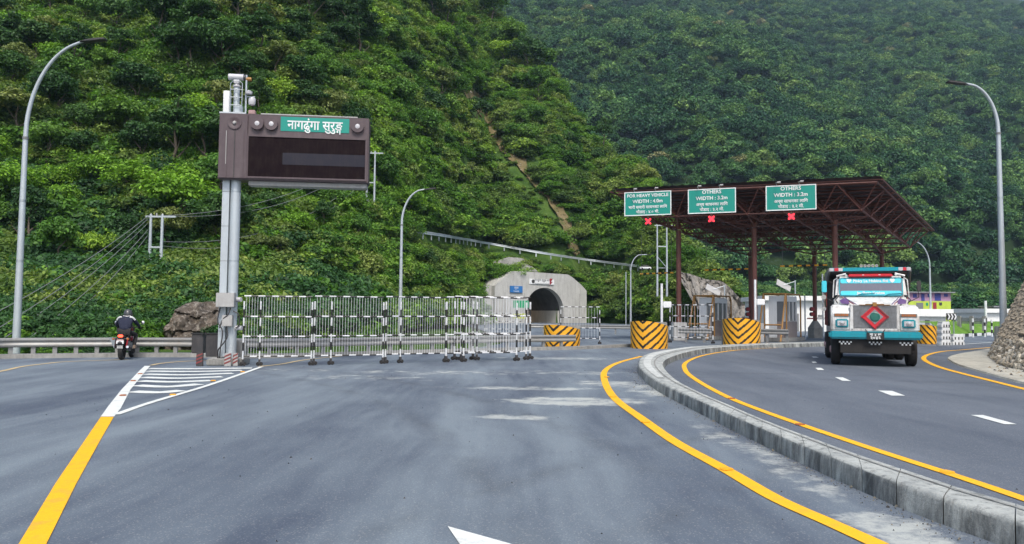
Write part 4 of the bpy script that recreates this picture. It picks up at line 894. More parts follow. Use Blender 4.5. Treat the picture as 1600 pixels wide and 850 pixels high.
# cabinets and cables on the mast foot
MB().box(-.30, .22, -.32, -.06, 1.72, 2.14).build('cabinet', M['grey'], vs_, bevel=.01); MB().box(-.12, .17, -.28, -.08, 1.15, 1.48).build('cabinet', M['grey'], vs_, bevel=.01)
for P in ([(-.22,-.12,1.7),(-.26,-.2,1.3),(-.1,-.25,1.0),(-.16,-.2,.5),(-.2,-.1,.2)], [(.1,-.2,1.7),(.05,-.28,1.5),(-.1,-.26,1.35),(-.2,-.2,1.1)], [(.17,-.15,1.6),(.32,-.15,1.5),(.34,-.12,1.2),(.24,-.12,1.1)], [(.0,-.2,1.15),(.05,-.28,.85),(-.1,-.25,.6),(-.22,-.2,.45),(-.25,-.1,.2)]):
    MB().tube(cr(P, 5), .02, 6).build('cable', M['char'], vs_, True)
for s_, z in ((.36, 1.95), (.40, 1.1)): MB().tube([(.22, 0, z), (s_, -.05, z)], .07, 10).build('detector', M['lens'], vs_, True)
q = G(303, 565); ce = empty('black_cabinet', (q.x+.02, q.y+.2, 0), rad(4), 'low black plastic equipment box left of the sign mast, in front of the guardrail', 'cabinet')
MB().box(-.2, .15, 0, .45, .25, .85).build('body', M['char'], ce, bevel=.02); MB().box(-.22, .17, -.02, .47, .85, .89).build('lid', M['black'], ce)
q = G(330, 568); ce = empty('black_cabinet', (q.x, q.y+.1, 0), rad(4), 'wider black plastic equipment box touching the sign mast plinth', 'cabinet')
MB().box(-.22, .2, 0, .5, .2, .88).build('body', M['char'], ce, bevel=.02); MB().box(-.24, .22, -.02, .52, .88, .92).build('lid', M['black'], ce)
def bollard(px, py, h, r_, lab, mat=None):
    q = G(px, py); e = empty('marker_post', (q.x, q.y, 0), .1, lab, 'marker post', 'low marker posts by the sign mast'); MB().box(-r_, r_, -.05, .05, 0, h).build('post', mat or M['char'], e, bevel=.01)
    for k in range(3): MB().ext([(-r_, .06+.1*k), (r_, .14+.1*k), (r_, .19+.1*k), (-r_, .11+.1*k)], -.056, -.05).build('red_stripe', M['refl'], e)
bollard(312, 572, .84, .09, 'dark marker post with red slanted stripes left of the sign mast'); bollard(356, 572.5, .38, .09, 'short marker post with red stripes right in front of the sign mast', M['grey']); bollard(368, 572, .38, .07, 'short marker post with red stripes between the sign mast and the barriers', M['grey'])
q = G(370, 566); MB().lathe([(0, 0), (.2, 0), (.2, .62), (.17, .68), (0, .7)], 16).build('grey_drum', M['concd'], None, True); o = bpy.data.objects['grey_drum']; o.location = (q.x, q.y+.25, 0); tag(o, 'grey rounded drum standing between the sign mast and the barriers', 'drum')
# ------------------------------------------------------------------ toll canopy
C1 = Vector((.223*47, 47, 0)); ca = Vector((8.55, -3, 0))/2; cdv = Vector((7.7, 10, 0)); cu_, du_ = ca.normalized(), cdv.normalized()
LA, LD = ca.length, cdv.length
def cpt(i, j, top=None):              # canopy coordinates: metres across (i) and back (j) from the first front column
    p = C1 + cu_*i + du_*j; f = (j+3)/(LD+4)
    zt_ = 8.97+(7.8-8.97)*f; return Vector((p.x, p.y, zt_-(0 if top else 1.32)))
can = empty('toll_canopy', C1, 0, 'long brown steel space frame canopy over the toll lanes', 'canopy')
NI, NJ = 7, 8; i0, i1, j0, j1 = -2.35, 2*LA+2.9, -3.0, LD+.8
ti = [i0+(i1-i0)*k/NI for k in range(NI+1)]; tj = [j0+(j1-j0)*k/NJ for k in range(NJ+1)]; bi = [(ti[k]+ti[k+1])/2 for k in range(NI)]; bj = [(tj[k]+tj[k+1])/2 for k in range(NJ)]
unit = None
def member(name, p, q, r_, mat, parent, base):
    global unit
    key = (mat.name); d = q-p
    if unit is None: unit = {}
    if key not in unit:
        o = MB().tube([(0, 0, 0), (0, 0, 1)], 1, 7).build(name, mat, parent, True); unit[key] = o.data
    else: o = link(name, unit[key], parent)
    o.location = p-base; o.rotation_mode = 'QUATERNION'; o.rotation_quaternion = d.to_track_quat('Z', 'Y'); o.scale = (r_, r_, d.length); return o
for i in bi: member('bottom_chord', cpt(i, bj[0]), cpt(i, bj[-1]), .055, M['brown'], can, C1)
for j in bj: member('cross_chord', cpt(bi[0], j), cpt(bi[-1], j), .055, M['brown'], can, C1)
for i in ti: member('top_chord', cpt(i, tj[0], 1), cpt(i, tj[-1], 1), .055, M['brown'], can, C1)
for j in tj: member('top_cross_chord', cpt(ti[0], j, 1), cpt(ti[-1], j, 1), .06, M['brown'], can, C1)
for a in range(NI):
    for b in range(NJ):
        for x in (0, 1):
            for y in (0, 1): member('diagonal', cpt(bi[a], bj[b]), cpt(ti[a+x], tj[b+y], 1), .042, M['brown'], can, C1)
nm = None
for a in range(NI):
    for b in range(NJ):
        if nm is None: o = MB().lathe([(0, -.1), (.07, -.07), (.1, 0), (.07, .07), (0, .1)], 8).build('node', M['brown'], can, True); nm = o.data
        else: o = link('node', nm, can)
        o.location = cpt(bi[a], bj[b])-C1
for k in range(19):                     # purlins under the sheet
    j = j0+(j1-j0)*k/18; member('purlin', cpt(i0-.15, j, 1)+Vector((0, 0, .13)), cpt(i1+.15, j, 1)+Vector((0, 0, .13)), .045, M['brown'], can, C1)
mb = MB(C1); z_ = Vector((0, 0, .26)); n = 60; vs = []
for k in range(n+1):
    i = i0-.25+(i1-i0+.5)*k/n; rp = Vector((0, 0, .03*(k % 2))); vs += [cpt(i, j0-.25, 1)+z_+rp, cpt(i, j1+.25, 1)+z_+rp]
mb.add(vs, [(2*k, 2*k+1, 2*k+3, 2*k+2) for k in range(n)]); mb.build('roof_sheet', M['roofs'], can)
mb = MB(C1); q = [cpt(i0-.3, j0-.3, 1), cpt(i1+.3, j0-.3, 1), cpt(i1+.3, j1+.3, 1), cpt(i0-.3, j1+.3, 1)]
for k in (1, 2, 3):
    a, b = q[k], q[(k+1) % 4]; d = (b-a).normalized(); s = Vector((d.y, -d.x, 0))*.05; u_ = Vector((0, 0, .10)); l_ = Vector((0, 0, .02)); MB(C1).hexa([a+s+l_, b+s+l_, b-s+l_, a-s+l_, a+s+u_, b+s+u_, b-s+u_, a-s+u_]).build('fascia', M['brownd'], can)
cols = []
for r_, dj in ((0, 0), (1, LD)):
    for k in range(3):
        p = C1+ca*k+du_*dj; top = cpt(LA*k, dj).z; cols.append(p); base = p-C1
        MB(C1).tube([p+Vector((0, 0, 0)), p+Vector((0, 0, top-.5))], .155 if r_ == 0 else .15, 14).build('column', M['brown'], can, True)
        MB(C1).tube([p+Vector((0, 0, top-1.1)), p+Vector((0, 0, top-1.02))], .21, 14).build('column_collar', M['brown'], can, True)
        MB(C1).lathe([(.14, 0), (.2, .15), (.2, .3), (0, .45)], 12, Matrix.Translation(p+Vector((0, 0, top-.45)))).build('column_head', M['brown'], can, True)
        near_ = sorted([cpt(a, b) for a in bi for b in bj], key=lambda t: (t-p-Vector((0, 0, top))).length)[:4]
        for t in near_: member('column_strut', p+Vector((0, 0, top-.35)), t, .05, M['brown'], can, C1)
        if r_ == 0: MB(C1).box(p.x-.42, p.x+.42, p.y-.4, p.y+.4, 0, 1.15).build('column_plinth', M['grey'], can, bevel=.03)
        else: MB(C1).lathe([(.55, 0), (.55, .75), (.2, 1.25), (0, 1.25)], 6, Matrix.Translation(p)).build('column_plinth', M['concd'], can)
# gantry boards on the canopy edge
GP = Plane(cpt(0, j0-.3, 1)-du_*.35, math.atan2(cu_.y, cu_.x)); GP.P.z = 0
def lane_sign(pts, lines, lab):
    us = [GP(*p) for p in pts]; u0, u1 = (us[0][0]+us[3][0])/2, (us[1][0]+us[2][0])/2; z1, z0 = (us[0][1]+us[1][1])/2, (us[2][1]+us[3][1])/2; w_, h_ = (u1-u0)/2, (z1-z0)/2
    e = empty('lane_sign', GP.P+GP.a*((u0+u1)/2)+Vector((0, 0, (z0+z1)/2)), GP.yaw, lab, 'sign', 'green lane width signs on the canopy edge')
    MB().box(-w_, w_, -.04, .04, -h_, h_).build('panel', M['green'], e)
    b = .055
    for q in ((-w_, w_, h_-b, h_), (-w_, w_, -h_, -h_+b), (-w_, -w_+b, -h_+b, h_-b), (w_-b, w_, -h_+b, h_-b)): MB().box(q[0], q[1], -.05, -.04, q[2], q[3]).build('white_border', M['white'], e)
    for t, sz, dz, bo in lines: letters('lettering', t, sz, M['white'], e, (0, -.052, dz*h_), bo)
    for s_ in (-.55, .35): MB().tube([(s_*w_, 0, h_), (s_*w_-.05, -.2, h_+.14), (s_*w_+.1, -.45, h_+.12)], .02, 6).tube([(s_*w_+.02, -.45, h_+.11), (s_*w_+.2, -.45, h_+.11)], .05, 8).build('sign_lamp', M['grey'], e, True)
    for s_ in (-.6, .6): MB().box(s_*w_-.04, s_*w_+.04, .04, .5, -h_*.3, -h_*.3+.08).build('bracket', M['brown'], e)
    return e, w_, h_
S_ = [([(975.5,301),(1049,297.5),(1049,334.5),(976,339)], [('FOR HEAVY VEHICLE', .262, .66, .006), ('WIDTH : 4.0m', .29, .18, .006), ('भारी सवारी साधनका लािग', .24, -.30, .004), ('चौडाइ : ४.० मी.', .24, -.70, .004)], 'green lane sign reading FOR HEAVY VEHICLE, leftmost on the canopy edge', (1007.8,340.5,1018,351.5)),
      ([(1075,296.5),(1150,293),(1150,331.5),(1075,335)], [('OTHERS', .29, .72, .006), ('WIDTH : 3.2m', .29, .22, .006), ('अन्य साधनका लािग', .24, -.28, .004), ('चौडाइ : ३.२ मी.', .24, -.70, .004)], 'green lane sign reading OTHERS, in the middle of the canopy edge', (1106.6,336.8,1117,347.6)),
      ([(1196,291),(1275.5,287.5),(1275.5,326.5),(1197,330.5)], [('OTHERS', .29, .72, .006), ('WIDTH : 3.2m', .29, .22, .006), ('अन्य साधनका लािग', .24, -.28, .004), ('चौडाइ : ३.२ मी.', .24, -.70, .004)], 'green lane sign reading OTHERS, rightmost on the canopy edge', (1230.5,333,1242.5,344))]
for k, (pts, lines, lab, x4) in enumerate(S_):
    e, w_, h_ = lane_sign(pts, lines, lab); a, b = GP((x4[0]+x4[2])/2, (x4[1]+x4[3])/2); s = .19
    x = empty('lane_signal', GP.P+GP.a*a+Vector((0, 0, b)), GP.yaw, 'small red cross lane signal hanging under the '+['leftmost', 'middle', 'rightmost'][k]+' green lane sign', 'signal', 'red cross lane signals')
    MB().box(-s, s, -.05, .08, -s, s).build('housing', M['black'], x, bevel=.01); MB().box(-.02, .02, 0, .04, s, s+.3).build('hanger', M['brown'], x)
    for t in (45, -45): MB().box(-s*1.15, s*1.15, -.066-.002*(t > 0), -.05, -.045, .045, M=Matrix.Rotation(rad(t), 4, 'Y')).build('red_cross_bar', M['ledx'], x)
    if k: MB().box(-s*.9, s*.9, -.053, -.0505, -s*.9, s*.9).build('red_backing', M['redd'], x)
# hanging height bars
for k, (pa, pb, py, Y, lab) in enumerate([(1000,1052,427,50,'left'), (1101,1169,421,48.5,'middle'), (1219,1292,415,47,'right')]):
    a, b = at(pa, py+1, Y), at(pb, py-1, Y); e = empty('height_bar', a, 0, 'yellow and black height bar hanging over the '+lab+' toll lane', 'height bar', 'hanging height bars'); n = 11; b = b-a
    MB().tube([b*(i/n) for i in range(n+1)], .05, 8, stripes=[0, 1]).build('bar', [M['yel'], M['black']], e, True)
    for t in (.05, .95): MB().tube([b*t, b*t+Vector((0, 0, 2.6))], .012, 5).build('hanger', M['wire'], e)
# ------------------------------------------------------------------ chevron blocks
def chevron_mat():
    q = N('chevron_stripes'); v = q.pos(); s = q.n('SeparateXYZ', i_0=v); ang = s.outputs[0]
    return q
def chevron(name, px0, px1, pv, ytop, ybot, Y, rz, label, D=1.9, back=.68, dia=False):
    # rounded nose wall; stripes are painted faces cut along the chevrons
    xa, xb = at(px0, 520, Y).x, at(px1, 520, Y).x; w_ = (xb-xa)/2; e = empty(name, ((xa+xb)/2, Y+D*.45, 0), rz, label, 'crash block', 'black and yellow chevron crash blocks'); top = at((px0+px1)/2, ytop, Y).z
    A0, A1, NA, NZ = -math.pi, 0.0, 96, 44; vs, fs, ms = [], [], []; vp_ = (pv-(px0+px1)/2)/((px1-px0)/2)
    for j in range(NZ+1):
        for i in range(NA+1):
            a = A0+(A1-A0)*i/NA; x, y = w_*math.cos(a), D*.62*math.sin(a); dist = (x/w_-vp_)
            ht = top*(1-.10*dist*dist) if not dia else top*(1-.06*(x/w_+1))
            rr_ = 1+.03*(j/NZ); vs.append((x*rr_, y*rr_, ht*j/NZ))
    arc = [0]
    for i in range(1, NA+1): arc.append(arc[-1]+(Vector(vs[i])-Vector(vs[i-1])).length)
    iv = min(range(NA//6, NA*5//6), key=lambda i: abs(vs[i][0]/w_-vp_)); per = .38
    for j in range(NZ):
        for i in range(NA):
            u = (arc[i]+arc[i+1])/2-arc[iv]; zc = (vs[j*(NA+1)+i][2]+vs[(j+1)*(NA+1)+i][2])/2
            ph = ((zc-abs(u)*.86)/per if not dia else (zc+u*1.15)/per) % 1
            fs.append((j*(NA+1)+i, j*(NA+1)+i+1, (j+1)*(NA+1)+i+1, (j+1)*(NA+1)+i)); ms.append(1 if ph < .36 else 0)
    mb = MB(); mb.add(vs, fs); mb.m = ms
    o = mb.build('shell', [M['yell'], M['black']], e, True)
    bk = MB(); rim = [Vector(vs[NZ*(NA+1)+i]) for i in range(0, NA+1, 4)]; bp = [Vector((-w_, D*.5, 0)), Vector((w_, D*.5, 0))]
    n = len(rim); bk.add(rim+[Vector((rim[-1].x, D*.5, rim[-1].z)), Vector((rim[0].x, D*.5, rim[0].z))], [tuple(range(n+2))]); bk.box(-w_+.02, w_-.02, 0, D*.5, 0, rim[0].z-.02); bk.build('core', M['concd'], e)
    return e
chevron('crash_block', 851.5, 908.5, 868, 507.5, 547, 35.5, rad(-6), 'yellow block with black chevrons, leftmost, partly behind a barrier')
chevron('crash_block', 990.5, 1048.5, 1008, 501.5, 544.5, 35.5, rad(-8), 'yellow block with black chevrons standing just past the tip of the kerb')
chevron('crash_block', 1138, 1195, 1157, 497, 535, 38.5, rad(-10), 'yellow block with black chevrons in front of the second toll booth')
chevron('crash_block', 1441.5, 1469, 1455, 507, 535.5, 45, rad(-8), 'orange yellow block with slanted black stripes right of the truck', 1.4, dia=True)
# ------------------------------------------------------------------ toll booths
def booth(pxc, pxl, Yc, Wd, Ld, Hh, label, lab2, base=.25):
    p = at(pxc, 520, Yc); th = math.atan2(du_.x, du_.y)    # long side runs along the lane
    e = empty('toll_booth', (p.x, Yc, 0), -th, label, 'toll booth', 'white toll booths'); W2 = Wd
    MB().box(-W2-.3, .3, -.6, Ld+.6, 0, base).build('island', M['concd'], e, bevel=.03)
    MB().box(-W2, 0, 0, Ld, base, base+1.0).build('lower_wall', M['bbrown'], e, bevel=.01)
    MB().box(-W2, 0, 0, Ld, Hh-.35, Hh).build('roof_band', M['bwall'], e, bevel=.015)
    MB().box(-W2+.06, -.06, .06, Ld-.06, base+1.0, Hh-.35).build('glazing', M['bglass'], e)
    for x, y in ((-W2, 0), (-.09, 0), (-W2, Ld-.09), (-.09, Ld-.09), (-.09, Ld*.36), (-.09, Ld*.68)): MB().box(x, x+.09, y, y+.09, base+1.0, Hh-.35).build('corner_post', M['bwall'], e)
    MB().box(-W2-.004, -W2+.5, -.006, .0, base, Hh-.35).build('door_panel', M['bwall'], e)
    MB().box(-.001, .02, Ld*.1, Ld*.9, base+1.0, base+1.05).build('sill', M['grey'], e)
    # guard frame of ochre tubes standing in front and round the booth
    f = empty('guard_frame', (p.x, Yc, 0), -th, lab2, 'pipe frame', 'ochre guard frames around the booths'); T = [M['ochre']]
    for x in (-W2-.25, .12):
        MB().tube([(x, -1.3, base-.2), (x, -.25, Hh+.12)], .055, 8).build('raked_leg', M['ochre'], f, True)
        MB().tube([(x, -.25, Hh+.12), (x, Ld+.15, Hh+.12), (x, Ld+.35, Hh-.15), (x, Ld+.35, 0)], .05, 8).build('side_hoop', M['ochre'], f, True)
        MB().tube([(x, -.12, Hh+.1), (x, -.12, 0)], .045, 8).build('upright', M['ochre'], f, True)
    for y, z in ((-.25, Hh+.12), (Ld*.5, Hh+.12), (-1.15, 1.05)): MB().tube([(-W2-.25, y, z), (.12, y, z)], .05, 8).build('cross_tube', M['ochre'], f, True)
    return e
booth(1114.5, 1095, 48.5, .95, 2.4, 2.75, 'white toll booth with brown lower wall, left one, beside the striped barrier', 'ochre tube guard frame around the left toll booth')
booth(1227, 1206, 46.5, 1.0, 2.4, 2.85, 'white toll booth with brown lower wall, right one, behind the rightmost chevron block', 'ochre tube guard frame around the right toll booth')
def campost(px, ytop, Y, yb, label):
    p = at(px, 520, Y); zt_ = at(px, ytop, Y).z; e = empty('camera_post', (p.x, Y, 0), 0, label, 'camera post', 'white camera posts'); zb_ = at(px, yb, Y).z
    MB().tube([(0,0,0),(0,0,zt_)], .065, 10).build('post', M['white'], e, True); MB().box(.06, .5, -.12, .12, zb_-.17, zb_+.17).build('camera_box', M['white'], e, bevel=.03); MB().tube([(.5,0,zb_),(.56,0,zb_)], .07, 10).build('lens', M['glass'], e, True)
campost(1034, 443, 40, 476, 'white post with a camera box behind the middle chevron block'); campost(1180.5, 437, 41, 472, 'white post with a camera box behind the right chevron block')
def siglight(p, z, label, lit):
    e = empty('traffic_light', (p.x-.3, p.y-.25, z), 0, label, 'traffic light', 'two lamp traffic lights on the rear columns'); 
    for k, (dz, mt) in enumerate(((.19, M['redlamp'] if lit else M['redd']), (-.19, M['glass']))):
        MB().tube([(0, .02, dz), (0, .16, dz)], .16, 14).build('housing', M['black'], e, True); MB().tube([(0, 0.0, dz), (0, .02, dz)], .12, 14).build('lamp', mt, e, True)
        MB().lathe([(.14, 0), (.15, .14)], 12, Matrix.Translation((0, .02, dz)) @ Matrix.Rotation(rad(90), 4, 'X')).build('hood', M['redd'], e, True)
    MB().box(-.35, .15, .05, .1, -.55, -.45).build('bracket', M['redd'], e)
siglight(cols[3], at(1161, 487, cols[3].y).z, 'dim two lamp traffic light on the left rear column', False); siglight(cols[4], at(1269, 487, cols[4].y).z, 'lit red traffic light on the middle rear column, left of the truck', True)
gp = [at(1186, 520, 42.5), at(1232, 520, 41.5)]; guardrail('short steel guardrail in front of the right toll booth', [Vector((p.x, p.y, .25)) for p in gp], .62, 1.1)
gp = [at(1060, 520, 45.0), at(1112, 520, 44)]; guardrail('short steel guardrail in front of the left toll booth', [Vector((p.x, p.y, .2)) for p in gp], .62, 1.1)
def pole(px, yt, Y, r_, label, group='thin plain poles', mat='galvp', yb=0, name='pole'):
    p = at(px, 500, Y); o = MB().tube([(0,0,0),(0,0,at(px, yt, Y).z)], r_, 8).build(name, M[mat], None, True); o.location = (p.x, Y, 0); tag(o, label, 'pole', group)
pole(978, 425, 100, .06, 'thin plain pole just left of the small distant lamp'); pole(1286, 428, 60, .06, 'thin plain pole left of the truck cab'); pole(1258, 462, 52, .05, 'thin plain pole right of the right toll booth'); pole(1540.5, 470, 75, .12, 'short white pole in front of the small white building at right', mat='white')
def solar(px, Y, yt, lab):
    p = at(px, 500, Y); zt_ = at(px, yt, Y).z; e = empty('solar_lamp', (p.x, Y, 0), 0, lab, 'solar lamp', 'solar panel poles'); MB().tube([(0,0,0),(0,0,zt_)], .06, 8).build('pole', M['galvp'], e, True)
    MB().box(-.75, .75, -.02, .02, -.4, .4, M=Matrix.Translation((-1.1, 0, zt_-.5)) @ Matrix.Rotation(rad(28), 4, 'Y') @ Matrix.Rotation(rad(-40), 4, 'X')).build('solar_panel', M['grey'], e); MB().tube([(0,0,zt_-.1),(-1.1,0,zt_-.45)], .03, 6).build('arm', M['galvp'], e)
solar(1132.5, 72, 445, 'pole with tilted grey solar panel between the canopy columns, left one'); solar(1243, 72, 438, 'pole with tilted grey solar panel above the right toll booth')
# ------------------------------------------------------------------ buildings
def house(name, pl, px0, px1, ytop, ybot, D, wall, roofm, label, openings=(), eave=.3, roof_t=.18, side=None, zmin=None):
    u0, u1 = pl(px0, 490)[0], pl(px1, 490)[0]; z1, z0 = pl((px0+px1)/2, ytop)[1], pl((px0+px1)/2, ybot)[1] if zmin is None else zmin
    e = empty(name, pl.P+pl.a*u0+Vector((0, 0, z0)), pl.yaw, label, 'building'); w_, h_ = u1-u0, z1-z0
    MB().box(0, w_, 0, D, 0, h_).build('wall', wall, e); MB().box(-eave, w_+eave, -eave*1.5, D+eave, h_, h_+roof_t).build('roof', roofm, e, bevel=.02)
    for nm_, a, b, c, d_, mt in openings:
        ua, ub = pl(a, 490)[0]-u0, pl(b, 490)[0]-u0; za, zb_ = pl((a+b)/2, d_)[1]-z0, pl((a+b)/2, c)[1]-z0
        o = MB().box(ua, ub, -.04, .02, za, zb_).build(nm_, mt, e)
        if nm_ == 'window': MB().box(ua-.08, ub+.08, -.08, -.003, za-.1, za).build('sill', M['grey'], o)
    return e, w_, h_
PA = Plane((45, 78, 0), rad(-4))
house('toll_office', PA, 1196, 1330, 470, 0, 9, M['hwall'], M['hwall'], 'long whitewashed toll office behind the right booth and the truck', [('window', 1278,1287,492,496,M['wire']), ('window', 1212,1222,492,505,M['glass']), ('door', 1240,1248,490,518,M['wire'])], zmin=0, roof_t=.5, eave=.4)
PB = Plane((58, 92, 0), rad(3))
e, w_, h_ = house('roadside_building', PB, 1424, 1478, 494.5, 0, 7, M['hwall'], M['hwall'], 'low white building with deep roof band below the mauve and lime house', [('door', 1445,1452,500,512,M['wire'])], zmin=0, roof_t=.9, eave=.5)
PC = Plane((66, 116, 0), rad(-3))
u0, u1 = PC(1420, 490)[0], PC(1486, 490)[0]; zz0, zz1, zz2 = PC(1460, 484)[1], PC(1460, 470.5)[1], PC(1460, 457.5)[1]
e = empty('two_storey_house', PC.P+PC.a*u0, PC.yaw, 'two storey house, mauve above and lime green below, with blue doors', 'building'); w_ = u1-u0
MB().box(0, w_, 0, 6, -.5, zz1).build('ground_floor_wall', M['hgreen'], e); MB().box(0, w_, 0, 6, zz1+.003, zz2).build('upper_floor_wall', M['hpink'], e); MB().box(-.3, w_+.4, -.6, 6.4, zz2, zz2+.14).build('roof', M['tin'], e)
MB().box(w_, w_+.05, .1, 5.9, zz0-1, zz2-.1).build('end_wall', M['tin'], e)
for nm_, a, b, c, d_, mt in [('door',1440,1445,459,470,'hblue'),('window',1450,1453,459,464,'hblue'),('door',1461,1470.5,458.5,469.5,'hblue'),('window',1475.5,1481.5,459,463.5,'hblue'),('window',1427,1433,459,465,'hblue'),('door',1432,1442.5,473,484,'wire'),('window',1447,1450.5,473,477.5,'sgreen'),('door',1458,1463.5,472.5,483,'redd'),('window',1468,1472,472.5,477,'char')]:
    ua, ub = PC(a, 490)[0]-u0, PC(b, 490)[0]-u0; za, zb_ = PC((a+b)/2, d_)[1], PC((a+b)/2, c)[1]; o = MB().box(ua, ub, -.05, .02, za, zb_).build(nm_, M[mt], e)
PE = Plane((75, 100, 0), rad(5))
house('white_block_building', PE, 1541, 1592, 489, 0, 6, M['hwall'], M['hwall'], 'small white flat roofed building behind the tall right street lamp', [], zmin=0, roof_t=.55, eave=.3)
house('small_shed', Plane((78, 108, 0), 0), 1553, 1566, 480, 0, 3, M['tin'], M['tin'], 'tiny grey roofed hut above the white building at the far right', [], zmin=0)
# embankment with pickets and striped posts
P5 = [G(1476, 528), G(1500, 526.5), G(1556, 523.5), G(1640, 522)]
mb = MB(); vs = []
for p in P5: vs += [(p.x, p.y, .0), (p.x+.6, p.y+3.0, 1.15), (p.x+1, p.y+9, 1.2)]
mb.add(vs, [(3*i+k, 3*i+3+k, 3*i+4+k, 3*i+1+k) for i in range(3) for k in range(2)]); mb.build('grass_bank', M['grassb'], None, True)['kind'] = 'structure'
kb2 = [Vector((p.x, p.y-.2, 0)) for p in P5]; kp = cr(kb2, 8); mb = MB(P5[0])
for i in range(len(kp)-1):
    a, b = kp[i], kp[i+1]; mb.hexa([a, b, b+Vector((0,.25,0)), a+Vector((0,.25,0)), a+Vector((0,0,.25)), b+Vector((0,0,.25)), b+Vector((0,.25,.25)), a+Vector((0,.25,.25))], i % 2)
o = mb.build('striped_kerb', [M['white'], M['black']], None); o.location = P5[0]; o['kind'] = 'structure'
for k, (px, yt, yb) in enumerate([(1491.5,502,517),(1496.5,500,518),(1520.5,497.5,527),(1539,498,526.5),(1550,499,526)]):
    q = G(px, max(yb, 522)); zt_ = at(px, yt, q.y).z; o = MB().tube(seg_pts((0,0,0),(0,0,zt_),.3), .07, 8, stripes=[0, 1]).build('striped_post', [M['white'], M['black']], None, True); o.location = q; tag(o, ['leftmost', 'second', 'third', 'fourth', 'rightmost'][k]+' of the black and white posts along the green bank at right', 'post', 'black and white posts on the green bank')
a, b = at(1497, 505, 66), at(1542, 505, 64); e = empty('picket_fence', (a.x, a.y, at(1520, 506, 65).z), math.atan2(b.y-a.y, b.x-a.x), 'dark picket fence along the top of the green bank at right', 'fence'); L = (b-a).length; pk = None; zf = at(1520, 495.5, 65).z-at(1520, 506, 65).z
for k in range(24):
    if pk is None: o = MB().ext([(-.035, 0), (.035, 0), (.035, zf-.08), (0, zf), (-.035, zf-.08)], -.01, .01).build('picket', M['wire'], e); pk = o.data
    else: o = link('picket', pk, e)
    o.location.x = k*L/23
for z in (.2, zf-.2): MB().box(0, L, .012, .05, z, z+.06).build('rail', M['wire'], e)
for k in range(3): 
    o = MB().box(-.14, .14, -.1, .1, -.6, zf+.1).build('fence_pier', M['concd'], e); o.location.x = L*(k+.1)/2.3
# chevron alignment board
q = at(1486.5, 500, 50); e = empty('curve_board', (q.x, 50, 0), rad(8), 'black and white arrow board pointing right beside the white blocks', 'sign'); z0, z1 = at(1486, 500, 50).z, at(1486, 489.5, 50).z; w_ = .36
MB().box(-w_, w_, -.03, .03, z0, z1).build('panel', M['black'], e, bevel=.01); h_ = z1-z0; zc = (z0+z1)/2
for k in range(3): x = -w_+.06+k*.235; MB().ext([(x, z0+.03), (x+.1, z0+.03), (x+.2, zc), (x+.1, z1-.03), (x, z1-.03), (x+.1, zc)], -.036, -.03).build('white_arrow', M['white'], e)
for s_ in (-.2, .2): MB().tube([(s_, .05, 0), (s_, .05, z1-.1)], .035, 8).build('post', M['galv'], e, True)
# white plastic blocks stacked beside the road
def pblock(px, py, Y, z, w_, lab):
    q = at(px, py, Y); e = empty('water_barrier', (q.x, Y, z), rad(6), lab, 'barrier block', 'white plastic road blocks right of the truck'); h_ = .34
    MB().ext([(-w_/2, 0), (w_/2, 0), (w_/2, .16), (w_/2-.04, .2), (w_/2-.05, h_), (-w_/2+.05, h_), (-w_/2+.04, .2), (-w_/2, .16)], -.22, .22).build('body', M['white'], e, bevel=.02)
    for k in range(3): MB().box(-w_/2+.1+k*w_*.3, -w_/2+.17+k*w_*.3, -.225, -.22, .02, .17).build('slot', M['black'], e)
for k in range(4): pblock(1474.5, 520, 43, .34*k, .62-.03*k, ['bottom', 'second', 'third', 'topmost'][k]+' white plastic block of the stack beside the orange striped block')
for k in range(2): pblock(1494, 520, 43.6, .30*k, .72, ['lower', 'upper'][k]+' white plastic block of the low pair right of the taller stack')
q = at(1443, 512, 47); e = empty('crash_cushion', (q.x-.2, 47, 0), 0, 'yellow crash cushion rails on brown legs between the truck and the striped block', 'crash cushion')
for z in (.95, .78, .5): MB().tube([(-1.1, 0, z), (.6, 0, z-.06)], .09 if z > .7 else .07, 8).build('rail', M['yell'] if z > .7 else M['rail'], e, True)
for x in (-.9, -.2, .4): MB().box(x-.05, x+.05, -.03, .12, 0, .75).build('leg', M['bbrown'], e)
# tiny car on the upper road
q = at(1008, 413, 120); e = empty('parked_car', (q.x, 120, q.z-.9), rad(5), 'tiny white car on the upper hillside road', 'car'); e.scale = (.55, .55, .55)
MB().box(-1.7, 1.7, -.8, .8, .25, .85).build('body', M['white'], e, bevel=.15); MB().ext([(-1.1,.85),(-.75,1.4),(.7,1.4),(1.15,.85)], -.7, .7).build('cabin', M['glass'], e, bevel=.05)
for x in (-1.05, 1.05):
    for y in (-.78, .78): MB().tube([(x, y-.08, .3), (x, y+.08, .3)], .3, 10).build('wheel', M['rubber'], e, True)
# ------------------------------------------------------------------ stone revetment
base = [G(1545, 558), G(1566, 573), G(1600, 581), G(1680, 598), G(1760, 622)]; base = [Vector((p.x, p.y, .05)) for p in base]
bp_ = cr(base, 8); cen = Vector((base[0].x+9, base[0].y+4, 0)); Hs = 6.5; SL = 1.0/math.tan(rad(62))
def rev(s, t):
    i = min(int(s), len(bp_)-2); p = bp_[i].lerp(bp_[i+1], s-i); d = (bp_[i+1]-bp_[i]).normalized(); nrm = Vector((-d.y, d.x, 0));
    if nrm.dot(cen-p) < 0: nrm = -nrm
    nn_ = (nrm + Vector((.35, .9, 0))*max(0, 1-s/8)*.6).normalized()
    return p + nn_*(t*SL) + Vector((0, 0, t)), nn_
back = MB(); vs = []; NSg = len(bp_)-1
